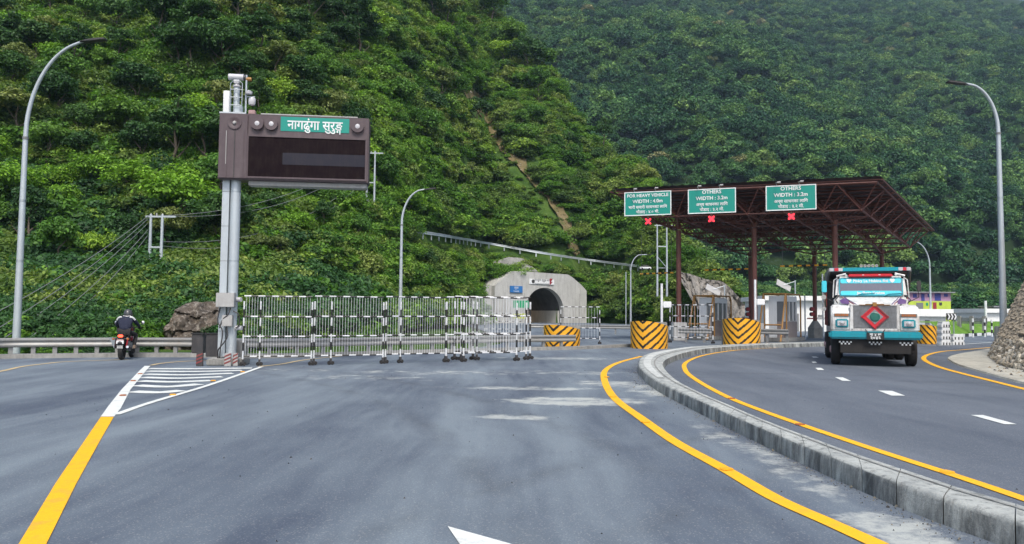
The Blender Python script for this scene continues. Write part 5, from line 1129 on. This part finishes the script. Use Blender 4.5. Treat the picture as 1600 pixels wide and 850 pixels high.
# left return of the slope, facing down the road
ret = [Vector((bp_[0].x+.5, bp_[0].y+2, .05)), Vector((bp_[0].x+1.6, bp_[0].y+6, .05))]
root = empty('stone_revetment', base[0], 0, 'steep slope of rough tan stones set in mortar at the right edge', 'stone wall')
mb = MB(base[0]); rows = 12
for j in range(rows+1):
    for i in range(NSg+1):
        p, _n = rev(i, Hs*j/rows); vs.append(p)
Wn = NSg+1; mb.add(vs, [(j*Wn+i, j*Wn+i+1, (j+1)*Wn+i+1, (j+1)*Wn+i) for j in range(rows) for i in range(NSg)])
b_ = len(mb.v); edge = [rev(0, Hs*j/rows)[0] for j in range(rows+1)]; mb.add([p+Vector((9, 8, 0)) for p in edge], []); mb.f += [(j*Wn, (j+1)*Wn, b_+j+1, b_+j) for j in range(rows)]; mb.m += [0]*rows
mb.build('mortar_bed', M['shotm'] if 'shotm' in M else M['dirt'], root, True)
q = N('rough_tan_stone'); v_ = q.pos(); oi = q.n('ObjectInfo').outputs['Random']; c = q.ramp(oi, [(0, (.28,.24,.18)), (.35, (.40,.35,.27)), (.65, (.50,.45,.35)), (.85, (.60,.56,.47)), (1, (.24,.22,.19))]); c = q.mix(1, c, q.ramp(q.noise(v_, 14, 6, .7), [(.3, .6), (.7, 1.25)]), 'MULTIPLY'); M['stone'] = q.pr(c, .9, nrm=q.bump(q.noise(v_, 25, 5), .6, .02), spec=.2)
sm = []
for k in range(7):
    bm = bmesh.new(); bmesh.ops.create_icosphere(bm, subdivisions=1, radius=1); g_ = random.Random(k)
    for v in bm.verts: v.co = Vector((v.co.x*g_.uniform(.75, 1.1), v.co.y*g_.uniform(.75, 1.1), v.co.z*g_.uniform(.7, 1.1)))
    me = bpy.data.meshes.new('stone'); bm.to_mesh(me); bm.free(); me.materials.append(M['stone']); sm.append(me)
g_ = random.Random(12); cntS = 0; far_ = []
for j in range(34):
    s = .0+g_.uniform(0, .3)
    while s < NSg*.62 and s < NSg:
        t = .08+j*.16+g_.uniform(-.07, .07); p, n_ = rev(min(s, NSg-.01), t); a = proj(p); sz = g_.uniform(.07, .15)
        step = sz*1.5/max((bp_[min(int(s)+1, NSg)]-bp_[min(int(s), NSg-1)]).length, .05)
        if a[0] < 1625 and a[1] > 400:
            if cntS < 300:
                o = link('stone', g_.choice(sm), root); cntS += 1; o.location = p-base[0]; o.scale = (sz*g_.uniform(.8, 1.3), sz*.8, sz*g_.uniform(.6, 1.1)); o.rotation_euler = (g_.uniform(-1.5, 1.5), g_.uniform(-1.5, 1.5), g_.uniform(0, 3))
            else: far_.append((p, sz))
        elif a[0] < 1750: far_.append((p, sz))
        s += step
mb = MB(base[0]); rs_ = random.Random(2)
for i in range(500):       # stones round the left return
    j_ = rs_.uniform(0, Hs*.9); f = rs_.random(); p = rev(0, j_)[0]+Vector((9, 8, 0))*f; far_.append((p, rs_.uniform(.1, .17)))
for p, sz in far_:
    q_ = [Vector((rs_.uniform(.7, 1.1)*x, rs_.uniform(.7, 1.1)*y, rs_.uniform(.7, 1.1)*z))*sz+p for x, y, z in ((1,0,0),(0,1,0),(-1,0,0),(0,-1,0),(0,0,1),(0,0,-1))]; mb.add(q_, [(0,1,4),(1,2,4),(2,3,4),(3,0,4),(1,0,5),(2,1,5),(3,2,5),(0,3,5)])
o = mb.build('small_stones', M['stone'], root, fixn=False); o['kind'] = 'stuff'
mb = MB()
for k in range(60):
    px = g_.uniform(1545, 1640); q_ = G(px, 566+(px-1545)*.28+g_.uniform(0, 14)); s = g_.uniform(.02, .08); p = Vector((q_.x, q_.y, .05))
    mb.add([Vector((rs_.uniform(.7, 1.1)*x, rs_.uniform(.7, 1.1)*y, rs_.uniform(.5, .9)*z))*s+p for x, y, z in ((1,0,0),(0,1,0),(-1,0,0),(0,-1,0),(0,0,1))], [(0,1,4),(1,2,4),(2,3,4),(3,0,4)], k % 2)
mb.build('verge_rubble', [M['stone'], M['char']], fixn=False)['kind'] = 'stuff'
print('stones', cntS, len(far_))
# ------------------------------------------------------------------ truck
tY = 24.0; tx = (1366.5-800)/F*tY
tr = empty('tipper_truck', (tx, tY, 0), rad(-21.3), 'white and turquoise decorated tipper truck driving towards the camera on the right carriageway', 'truck')
def TB(name, mat, *boxes, par=tr, bev=.01, sm=True):
    m = MB()
    for b in boxes: m.box(*b)
    return m.build(name, mat, par, sm, bevel=bev)
TB('bumper', M['cyan'], (-1.34, 1.34, -.1, .12, .88, 1.13), bev=.06)
TB('bumper_corner', M['cyan'], (-1.36, -1.2, .0, .5, .89, 1.12), bev=.05); TB('bumper_corner', M['cyan'], (1.2, 1.36, .0, .5, .89, 1.12), bev=.05)
pl_ = TB('number_plate', M['black'], (-.25, .25, -.145, -.105, .87, 1.10), bev=.004)
letters('lettering', 'ना ४ ख', .12, M['white'], pl_, (0, -.15, 1.03), .004); letters('lettering', '२०४६', .14, M['white'], pl_, (0, -.15, .93), .004)
TB('apron', M['rubber'], (-1.03, 1.03, .05, .12, .42, .88), bev=.02)
for cx_ in (-.86, .02, .9):
    m = MB()
    for k in range(7):
        x = cx_-.2+k*.055; z = .755 if k % 2 == 0 else .70; m.box(x, x+.05, .04, .05, z, z+.05)
    m.build('checker_mark', M['white'], tr)
# chassis, axles, springs
for s in (-1, 1): TB('chassis_rail', M['char'], (s*.45-.06, s*.45+.06, .2, 7.3, .72, .95), bev=0)
TB('front_axle', M['char'], (-1.0, 1.0, 1.05, 1.2, .38, .52)); TB('sump', M['char'], (-.35, .35, .6, 2.2, .42, .9), bev=.06)
for y in (5.0, 6.25):
    MB().tube([(-1, y, .5), (1, y, .5)], .09, 8).build('rear_axle', M['char'], tr, True); MB().lathe([(0, -.22), (.2, -.12), (.24, 0), (.2, .12), (0, .22)], 12, Matrix.Translation((0, y, .5)) @ Matrix.Rotation(rad(90), 4, 'X')).build('differential', M['char'], tr, True)
def wheel(x, y, w_, r_=.5, dual=False):
    s = 1 if x > 0 else -1; Mx = Matrix.Translation((x, y, r_)) @ Matrix.Rotation(rad(90)*s, 4, 'Y')
    e = MB().lathe([(r_*.58, -w_/2), (r_*.9, -w_/2), (r_*.98, -w_/2*.75), (r_, -w_/2*.5), (r_, w_/2*.5), (r_*.98, w_/2*.75), (r_*.9, w_/2), (r_*.58, w_/2), (r_*.58, -w_/2)], 28, Mx).build('tyre', M['rubber'], tr, True)
    MB().lathe([(0, w_*.30), (.09, w_*.62), (.12, w_*.5), (.14, w_*.2), (r_*.5, w_*.1), (r_*.58, w_*.42), (r_*.60, w_*.42), (r_*.60, 0), (0, 0)], 20, Mx).build('rim', M['pink'], e, True)
wheel(-1.13, 1.12, .29); wheel(1.13, 1.12, .29)
for y in (5.0, 6.25):
    for x in (-1.2, -.88, .88, 1.2): wheel(x, y, .27)
for s in (-1, 1):
    TB('mud_flap', M['rubber'], (s*1.18-.2, s*1.18+.2, 1.85, 1.88, .3, 1.0))
    # fender: profile in y-z swept across
    prof = [(.02,1.14),(.0,1.60),(.06,1.80),(.22,1.93),(.6,1.99),(1.2,1.98),(1.62,1.86),(1.72,1.3),(1.6,1.3),(1.5,1.15)]
    x0_, x1_ = (s*.70, s*1.27) if s > 0 else (s*1.27, s*.70); n = len(prof)
    MB().add([(x0_, a, b) for a, b in prof]+[(x1_, a, b) for a, b in prof], [tuple(range(n)), tuple(range(2*n-1, n-1, -1))]+[(k, n+k, n+(k+1) % n, (k+1) % n) for k in range(n)]).build('fender', M['twhite'], tr, True, bevel=.04, seg=3)
    hl = TB('headlight', M['cyan'], (s*.965-.19, s*.965+.19, -.05, .03, 1.25, 1.52), bev=.03)
    TB('lens', M['lens'], (s*.965-.14, s*.965+.14, -.062, -.045, 1.30, 1.47), par=hl, bev=.02); MB().lathe([(.06, 0), (.085, .012), (.0, .02)], 16, Matrix.Translation((s*.965, -.062, 1.385)) @ Matrix.Rotation(rad(90), 4, 'X')).build('reflector', M['chrome'], hl, True)
    mk = TB('marker_strip', M['wire'], (s*.97-.23, s*.97+.23, -.02, .02, 1.60, 1.70), bev=.005)
    for k in range(7): TB('orange_lens', M['orange'], (s*.97-.20+k*.058, s*.97-.155+k*.058, -.03, -.018, 1.615, 1.685), par=mk, bev=0)
    # purple side ornaments beside the hood
    MB().add([(s*.72, .35, 2.0), (s*.95, .5, 2.03), (s*1.0, .7, 2.14), (s*.82, .8, 2.22), (s*.72, .6, 2.12), (s*.85, .55, 2.1)], [(0,1,5),(1,2,5),(2,3,5),(3,4,5),(4,0,5)]).build('side_ornament', M['purple'], tr)
    MB().tube([(s*1.05, .9, 2.05), (s*1.12, .75, 2.16), (s*1.0, .85, 2.3)], .02, 6).build('wing_stay', M['char'], tr, True)
# hood
MB().hexa([(-.74, .06, 1.15), (.74, .06, 1.15), (1.0, 1.4, 1.2), (-1.0, 1.4, 1.2), (-.70, .06, 1.94), (.70, .06, 1.94), (.98, 1.36, 2.27), (-.98, 1.36, 2.27)]).build('hood', M['twhite'], tr, True, bevel=.07, seg=3)
for s in (-1, 1):
    for dx, mt in ((0, 'redd'), (.07, 'purple')):
        P = [(s*(.90-dx), 1.30, 2.268), (s*(.80-dx), .9, 2.168), (s*(.60-dx), .30, 2.012), (s*(.585-dx), .1, 1.965)]
        MB().tube(cr(P, 4), .014, 5).build('hood_stripe', M[mt], tr, True)
TB('grille_surround', M['twhite'], (-.72, .72, -.02, .1, 1.94, 1.99), (-.72, .72, -.02, .1, 1.15, 1.24), (-.72, -.62, -.02, .1, 1.15, 1.99), (.62, .72, -.02, .1, 1.15, 1.99), bev=.02)
TB('grille_panel', M['gmesh'], (-.63, .63, .0, .05, 1.22, 1.96), bev=0)
m = MB()
for k in range(26): m.box(-.62+k*.0485, -.61+k*.0485, -.012, .0, 1.24, 1.94)
for k in range(15): m.box(-.62, .62, -.018, -.012, 1.26+k*.047, 1.268+k*.047)
m.build('grille_bars', M['gmesh'], tr)
dm = empty('grille_emblem', (0, 0, 0)); dm.parent = tr; KIDS.setdefault(tr.name, []).append(dm)
for t in range(4):
    a = rad(45+90*t); MB().box(-.30, .30, -.07, -.02, .235, .285, M=Matrix.Translation((0, 0, 1.60)) @ Matrix.Rotation(rad(45+90*t), 4, 'Y')).build('diamond_edge', M['red' if t in (2, 3) else 'redd'], dm, True, bevel=.012)
MB().box(-.235, .235, -.045, -.02, -.235, .235, M=Matrix.Translation((0, 0, 1.60)) @ Matrix.Rotation(rad(45), 4, 'Y')).build('diamond_plate', M['red'], dm)
MB().box(-.17, .17, -.052, -.045, -.17, .17, M=Matrix.Translation((0, 0, 1.60)) @ Matrix.Rotation(rad(45), 4, 'Y')).build('diamond_field', M['gmesh'], dm)
MB().lathe([(.15, .0), (.15, .015), (.12, .03), (.12, .02), (0, .025)], 20, Matrix.Translation((0, -.05, 1.60)) @ Matrix.Rotation(rad(90), 4, 'X')).build('green_disc', M['tgreen'], dm, True)
MB().box(-.45, .45, -.04, .02, 1.965, 1.99).box(-.06, .06, -.08, .02, 1.93, 2.06).box(-.28, .28, -.05, .0, 1.99, 2.01).build('wing_ornament', M['ochre'], tr, True, bevel=.008)
for s in (-1, 1): MB().tube([(s*.28, -.03, 1.2), (s*.22, -.09, 1.1)], .012, 5).build('chain', M['char'], tr)
# cab
cf = lambda z: 1.36+(z-2.26)*.22
MB().hexa([(-1.16, 1.36, 1.2), (1.16, 1.36, 1.2), (1.16, 2.95, 1.2), (-1.16, 2.95, 1.2), (-1.12, cf(2.26), 2.26), (1.12, cf(2.26), 2.26), (1.12, 2.95, 2.26), (-1.12, 2.95, 2.26)]).build('cab_lower', M['twhite'], tr, True, bevel=.06, seg=3)
MB().hexa([(-1.11, cf(2.25), 2.25), (1.11, cf(2.25), 2.25), (1.11, 2.93, 2.25), (-1.11, 2.93, 2.25), (-1.03, cf(2.98), 2.98), (1.03, cf(2.98), 2.98), (1.03, 2.9, 2.98), (-1.03, 2.9, 2.98)]).build('cab_upper', M['twhite'], tr, True, bevel=.09, seg=4)
def wpl(name, x0, x1, z0, z1, d, mat, par=tr, r_=.07, th=.01):
    P = []
    for cx2, cz2, a0_ in ((x1-r_, z1-r_, 0), (x0+r_, z1-r_, 90), (x0+r_, z0+r_, 180), (x1-r_, z0+r_, 270)):
        for k in range(5): a = rad(a0_+90*k/4); P.append((cx2+r_*math.cos(a), cz2+r_*math.sin(a)))
    n = len(P); vs = [(x, cf(z)-d, z) for x, z in P]+[(x, cf(z)-d+th, z) for x, z in P]
    return MB().add(vs, [tuple(range(n)), tuple(range(2*n-1, n-1, -1))]+[(k, (k+1) % n, n+(k+1) % n, n+k) for k in range(n)]).build(name, mat, par)
wpl('windscreen_seal', -.98, .98, 2.29, 2.925, .010, M['cyan'], r_=.10)
ws = wpl('windscreen', -.945, .945, 2.325, 2.89, .018, M['wglass'], r_=.08)
wpl('film_strip', -.93, .93, 2.735, 2.885, .026, M['cyanl'], ws, .05); wpl('film_strip', -.93, .93, 2.33, 2.475, .026, M['cyanl'], ws, .05)
for t, z, sz in (('♥ Pinky La Nabina Rai ♥', 2.81, .135), ('Jay Shree Krishna', 2.40, .12)):
    o = letters('lettering', t, sz, M['white'], ws, (0, 0, 0), .003); o.location = (0, cf(z)-.034, z); o.rotation_euler = (rad(-12), 0, 0)
for x, s in ((-.5, 1), (.35, 1)): MB().tube([(x, cf(2.28)-.05, 2.28), (x+.2, cf(2.37)-.05, 2.37), (x+.62, cf(2.40)-.05, 2.395)], .013, 5).build('wiper', M['cyan'], tr, True)
TB('roof_visor', M['red'], (-.68, .68, 1.40, 1.62, 2.945, 3.05), bev=.03)
for x in (-.75, -.22, .28, .78): TB('roof_marker', M['white'], (x-.05, x+.05, 1.39, 1.45, 2.98, 3.03), bev=.02)
for s in (-1, 1):
    MB().tube([(s*1.05, 1.5, 2.98), (s*.75, 1.48, 3.06)], .035, 8).build('roof_edge_tube', M['twhite'], tr, True)
    MB().hexa([(s*1.125-.01, 1.62, 2.3), (s*1.125+.01, 1.62, 2.3), (s*1.125+.01, 2.45, 2.3), (s*1.125-.01, 2.45, 2.3), (s*1.065-.01, 1.72, 2.86), (s*1.065+.01, 1.72, 2.86), (s*1.065+.01, 2.45, 2.86), (s*1.065-.01, 2.45, 2.86)]).build('door_window', M['glass'], tr)
    MB().tube([(s*1.17, 1.55, 2.25), (s*1.13, 1.6, 2.85), (s*1.02, 1.6, 2.93)], .02, 6).build('grab_rail', M['twhite'], tr, True)
    TB('door_handle', M['char'], (s*1.15-.02, s*1.15+.03, 2.2, 2.35, 2.05, 2.1), bev=.008)
    MB().tube([(s*1.15, 1.5, 2.75), (s*1.42, 1.35, 2.85), (s*1.42, 1.35, 2.25), (s*1.15, 1.5, 2.1)], .015, 6).build('mirror_stay', M['char'], tr, True)
mi = TB('mirror', M['cyanl'], (-1.53, -1.37, 1.28, 1.34, 2.42, 2.82), bev=.02); TB('mirror', M['char'], (1.37, 1.5, 1.28, 1.34, 2.45, 2.8), bev=.02)
for z, r_ in ((2.26, .08), (1.86, .075)): MB().tube([(-1.47, 1.25, z), (-1.47, 1.31, z)], r_, 14).build('round_mirror', M['chrome'], tr, True)
MB().tube([(-1.47, 1.33, 1.8), (-1.47, 1.33, 2.45)], .02, 6).build('mirror_post', M['wire'], tr, True)
# tipper body
DB = M['char']
TB('tipper_body', DB, (-1.24, 1.24, 3.15, 7.3, 1.25, 3.0), bev=.03)
for k in range(6): y = 3.3+k*.75; [TB('body_rib', M['redd' if k % 2 else 'black'], (a_, b_, y, y+.12, 1.25, 3.0), bev=.01) for a_, b_ in ((-1.31, -1.241), (1.241, 1.31))]
MB().hexa([(-1.22, 2.0, 3.12), (1.22, 2.0, 3.12), (1.24, 3.2, 2.97), (-1.24, 3.2, 2.97), (-1.22, 2.0, 3.2), (1.22, 2.0, 3.2), (1.24, 3.2, 3.1), (-1.24, 3.2, 3.1)]).build('cab_guard', DB, tr, True, bevel=.01)
TB('body_front_wall', DB, (-1.26, 1.26, 3.02, 3.14, 1.3, 3.14), bev=.01)
rl = TB('guard_rail', M['cyan'], (-1.26, 1.26, 1.93, 1.99, 3.17, 3.30), bev=.015)
for x, mt in ((-1.19, 'lens'), (-1.03, 'red'), (-.90, 'lens'), (.98, 'lens'), (1.10, 'red'), (1.21, 'lens')): TB('rail_marker', M[mt], (x-.07, x+.07, 1.915, 1.93, 3.18, 3.29), par=rl, bev=.005)
for s in (-1, 1): MB().hexa([(s*1.27-.03, 1.95, 3.14), (s*1.27+.03, 1.95, 3.14), (s*1.36+.03, 3.1, 2.6), (s*1.36-.03, 3.1, 2.6), (s*1.27-.03, 1.95, 3.28), (s*1.27+.03, 1.95, 3.28), (s*1.36+.03, 3.1, 3.15), (s*1.36-.03, 3.1, 3.15)]).build('guard_cheek', M['wire'], tr, True, bevel=.01)
for k in range(5):
    a = Matrix.Translation((-.24+k*.12, 1.96, 3.36)) @ Matrix.Rotation(rad(90), 4, 'X'); MB().lathe([(.05, 0), (.05, .02), (.035, .02), (.035, 0), (.05, 0)], 12, a).build('ornament_ring', M['chrome'], tr, True)
for s in (-1, 1):
    TB('fuel_tank', M['char'], (s*1.02-.2, s*1.02+.2, 2.3, 3.4, .55, 1.05), bev=.06)
    for k in range(3): TB('body_ornament', M[['red', 'ochre', 'tgreen'][k]], (s*1.32-.01, s*1.32+.015, 3.4+.9*k, 3.7+.9*k, 2.0, 2.5), bev=.005)
# ------------------------------------------------------------------ motorcycle and rider
q = G(189.5, 562.3); mo = empty('motorcycle', (q.x, q.y, 0), rad(14.6), 'dark motorcycle with lit red tail light riding away on the left road', 'motorcycle')
def mwheel(y, r_, w_):
    Mx = Matrix.Translation((0, y, r_)) @ Matrix.Rotation(rad(90), 4, 'Y')
    e = MB().lathe([(r_*.78, -w_/2), (r_*.92, -w_/2), (r_, -w_*.2), (r_, w_*.2), (r_*.92, w_/2), (r_*.78, w_/2), (r_*.78, -w_/2)], 28, Mx).build('tyre', M['rubber'], mo, True)
    m = MB().lathe([(r_*.72, -w_*.35), (r_*.79, -w_*.35), (r_*.79, w_*.35), (r_*.72, w_*.35), (r_*.72, -w_*.35)], 24, Mx).lathe([(0, -.05), (.05, -.05), (.05, .05), (0, .05)], 12, Mx)
    for k in range(6): a = k*math.pi/3; m.tube([(0, y, r_), (0, y+r_*.75*math.cos(a), r_+r_*.75*math.sin(a))], .013, 5)
    m.build('rim', M['char'], e, True)
mwheel(.05, .31, .13); mwheel(1.36, .30, .1)
MB().tube(cr([(0, .35, .55), (0, .15, .66), (0, -.1, .64), (0, -.28, .5)], 4), [.06]*5+[.08]*8, 8).build('rear_mudguard', M['char'], mo, True)
TB('tail_unit', M['black'], (-.10, .10, -.22, .35, .70, .84), par=mo, bev=.04); TB('seat', M['rubber'], (-.13, .13, .0, .62, .76, .85), par=mo, bev=.04)
TB('tail_light', M['tail'], (-.075, .075, -.245, -.2, .735, .815), par=mo, bev=.02)
TB('number_plate', M['white'], (-.11, .11, -.27, -.255, .52, .63), par=mo, bev=.006); TB('plate_bracket', M['pink'], (-.10, .10, -.255, -.235, .60, .68), par=mo, bev=.01)
MB().ext([(-.09, .38), (.09, .38), (.075, .52), (-.075, .52)], -.26, -.25).build('mud_flap', M['grey'], mo)
for s in (-1, 1):
    MB().tube([(s*.1, -.18, .68), (s*.2, -.18, .68)], .012, 5).build('indicator_stalk', M['char'], mo); TB('indicator', M['orange'], (s*.21-.035, s*.21+.035, -.21, -.15, .65, .71), par=mo, bev=.012)
    MB().tube([(s*.07, .05, .31), (s*.07, .5, .38)], .022, 6).build('swingarm', M['char'], mo, True); MB().tube([(s*.1, .12, .4), (s*.1, .3, .68)], .028, 8).build('shock_absorber', M['red'], mo, True)
    MB().tube([(s*.08, 1.36, .3), (s*.08, 1.1, .92)], .022, 8).build('fork_leg', M['chrome'], mo, True)
    MB().tube(cr([(s*.02, 1.02, .98), (s*.18, 1.0, 1.02), (s*.36, .92, 1.0)], 4), .014, 6).build('handlebar', M['char'], mo, True); MB().tube([(s*.27, .955, 1.01), (s*.37, .91, 1.0)], .02, 8).build('grip', M['rubber'], mo, True)
    MB().tube([(s*.24, .98, 1.02), (s*.38, .98, 1.17)], .008, 5).build('mirror_stem', M['char'], mo); MB().lathe([(0, 0), (.055, .0), (.06, .02), (0, .04)], 12, Matrix.Translation((s*.40, .97, 1.19)) @ Matrix.Rotation(rad(90), 4, 'X')).build('mirror', M['chrome'], mo, True)
    MB().tube([(s*.1, .45, .33), (s*.24, .45, .33)], .02, 6).build('footrest', M['char'], mo)
TB('engine', M['grey'], (-.14, .14, .48, .85, .26, .58), par=mo, bev=.05); MB().tube([(.13, .75, .35), (.17, .4, .33), (.19, -.1, .42)], [.03, .04, .055], 10).build('exhaust', M['char'], mo, True); MB().tube([(.19, -.1, .42), (.19, -.115, .423)], .04, 10).build('exhaust_tip', M['chrome'], mo, True)
MB().tube(cr([(0, .55, .8), (0, .75, .92), (0, 1.0, .9)], 4), [.11, .13, .15, .16, .16, .15, .14, .12, .1], 12).build('fuel_tank', M['redd'], mo, True)
MB().tube([(0, .4, .72), (0, 1.05, .9)], .03, 6).tube([(0, .5, .35), (0, .45, .75)], .03, 6).tube([(0, 1.05, .9), (0, .85, .35)], .03, 6).build('frame', M['char'], mo, True)
MB().tube(cr([(0, 1.12, .62), (0, 1.36, .66), (0, 1.62, .5)], 4), [.07]*9, 8).build('front_mudguard', M['redd'], mo, True); TB('headlight_cowl', M['black'], (-.12, .12, 1.1, 1.25, .84, 1.1), par=mo, bev=.05)
MB().add([(-.2, -.02, .70), (-.40, .05, .72), (-.22, .0, .36), (-.19, .35, .70), (-.39, .35, .72), (-.21, .3, .36)], [(0,1,2),(3,5,4),(0,3,4,1),(1,4,5,2),(2,5,3,0)]).build('pannier_guard', M['galv'], mo, True)
# rider
pe = empty('person', (q.x, q.y, 0), rad(14.6), 'motorcycle rider seen from behind, navy jacket with white shoulder bands, dark helmet', 'person')
J = dict(pel=(0,.32,.90), abd=(0,.34,1.04), che=(0,.45,1.22), nck=(0,.53,1.38), hd=(.02,.57,1.46), sL=(-.19,.47,1.32), eL=(-.33,.66,1.12), wL=(-.32,.86,1.03), sR=(.19,.47,1.32), eR=(.33,.66,1.12), wR=(.32,.86,1.03),
         hL=(-.11,.34,.88), kL=(-.24,.78,.78), aL=(-.22,.50,.42), tL=(-.23,.62,.36), hR=(.11,.34,.88), kR=(.25,.78,.78), aR=(.26,.50,.42), tR=(.27,.62,.36))
def skin(name, names, edges, rr_, mat, root_):
    me = bpy.data.meshes.new(name); me.from_pydata([J[k] for k in names], [(names.index(a), names.index(b)) for a, b in edges], []); me.materials.append(mat)
    o = link(name, me, pe); md = o.modifiers.new('skin', 'SKIN'); md.use_smooth_shade = True
    for i, k in enumerate(names): me.skin_vertices[0].data[i].radius = rr_[k] if isinstance(rr_[k], tuple) else (rr_[k], rr_[k])
    me.skin_vertices[0].data[names.index(root_)].use_root = True
    o.modifiers.new('sub', 'SUBSURF').levels = 2; o.modifiers['sub'].render_levels = 2; return o
try:
    allE = [('pel','abd'),('abd','che'),('che','nck'),('nck','hd'),('che','sL'),('sL','eL'),('eL','wL'),('che','sR'),('sR','eR'),('eR','wR'),('pel','hL'),('hL','kL'),('kL','aL'),('aL','tL'),('pel','hR'),('hR','kR'),('kR','aR'),('aR','tR')]
    rb_ = dict(pel=(.15,.12), abd=(.13,.10), che=(.16,.11), nck=.055, hd=.06, sL=.06, eL=.042, wL=.03, sR=.06, eR=.042, wR=.03, hL=.09, kL=.06, aL=.04, tL=.035, hR=.09, kR=.06, aR=.04, tR=.035)
    o = skin('body', list(J), allE, rb_, M['skin'], 'pel')
    def grow(ks, f): return {k: (tuple(x*f for x in rb_[k]) if isinstance(rb_[k], tuple) else rb_[k]*f) for k in ks}
    up = ['abd','che','sL','eL','wL','sR','eR','wR','pel','nck']; skin('jacket', up, [e for e in allE if e[0] in up and e[1] in up], {**grow(up, 1.38), 'nck': .06, 'wL': .036, 'wR': .036}, M['navy'], 'pel')
    lo = ['pel','hL','kL','aL','hR','kR','aR']; skin('trousers', lo, [e for e in allE if e[0] in lo and e[1] in lo], grow(lo, 1.2), M['dcloth'], 'pel')
except Exception as ex: print('skin failed', ex)
for s in (-1, 1):
    MB().tube(cr([(s*.12, .38, 1.375), (s*.20, .40, 1.36), (s*.27, .45, 1.28)], 3), [.03]*7, 8).build('white_band', M['white'], pe, True)
    a, t = Vector(J['aR' if s > 0 else 'aL']), Vector(J['tR' if s > 0 else 'tL']); MB().hexa([(a.x-.045, a.y-.07, .34), (a.x+.045, a.y-.07, .34), (a.x+.045, a.y+.2, .34), (a.x-.045, a.y+.2, .34), (a.x-.04, a.y-.06, .47), (a.x+.04, a.y-.06, .47), (a.x+.035, a.y+.17, .40), (a.x-.035, a.y+.17, .40)]).build('shoe', M['tan'], pe, True, bevel=.02)
    gl = MB(); c = Vector((s*.32, .89, 1.02)); gl.box(c.x-.04, c.x+.04, c.y-.05, c.y+.03, c.z-.015, c.z+.02)
    for k in range(4): x = c.x-.033+k*.022; gl.tube(cr([(x, c.y+.02, c.z+.012), (x, c.y+.055+.004*(k in (1, 2)), c.z+.005), (x, c.y+.055, c.z-.025), (x, c.y+.02, c.z-.035)], 3), [.0105]*9+[.007], 6)
    gl.tube(cr([(c.x-s*.04, c.y-.03, c.z), (c.x-s*.055, c.y+.01, c.z-.012), (c.x-s*.045, c.y+.035, c.z-.025)], 3), [.013]*6+[.009], 6); gl.build('glove', M['black'], pe, True)
hm_ = MB().lathe([(.0, .16), (.06, .152), (.105, .118), (.128, .06), (.135, .0), (.130, -.06), (.115, -.105), (.07, -.125), (0, -.125)], 20, Matrix.Translation((.02, .58, 1.475)) @ Matrix.Rotation(rad(-12), 4, 'X') @ Matrix.Diagonal((1, 1.15, 1, 1))).build('helmet', M['helmet'], pe, True)
MB().tube(cr([(.15, .52, 1.44), (.145, .66, 1.45), (.02, .735, 1.45), (-.11, .66, 1.45)], 4), [.03]*13, 8).build('visor', M['glass'], hm_, True); MB().tube(cr([(-.1, .44, 1.42), (.02, .42, 1.40), (.13, .46, 1.42)], 4), [.012]*9, 6).build('helmet_band', M['lens'], hm_, True)
# ------------------------------------------------------------------ haze
hz = MB().box(-1900, 1900, -400, 2300, -3, 720).build('haze', [], None); hz['kind'] = 'stuff'
hm = bpy.data.materials.new('haze_air'); hm.use_nodes = True; t_ = hm.node_tree; t_.nodes.clear()
om = t_.nodes.new('ShaderNodeOutputMaterial'); pv = t_.nodes.new('ShaderNodeVolumePrincipled'); pv.inputs['Color'].default_value = (.55, .78, 1, 1); pv.inputs['Density'].default_value = .00013
t_.links.new(pv.outputs[0], om.inputs['Volume']); hz.data.materials.append(hm)
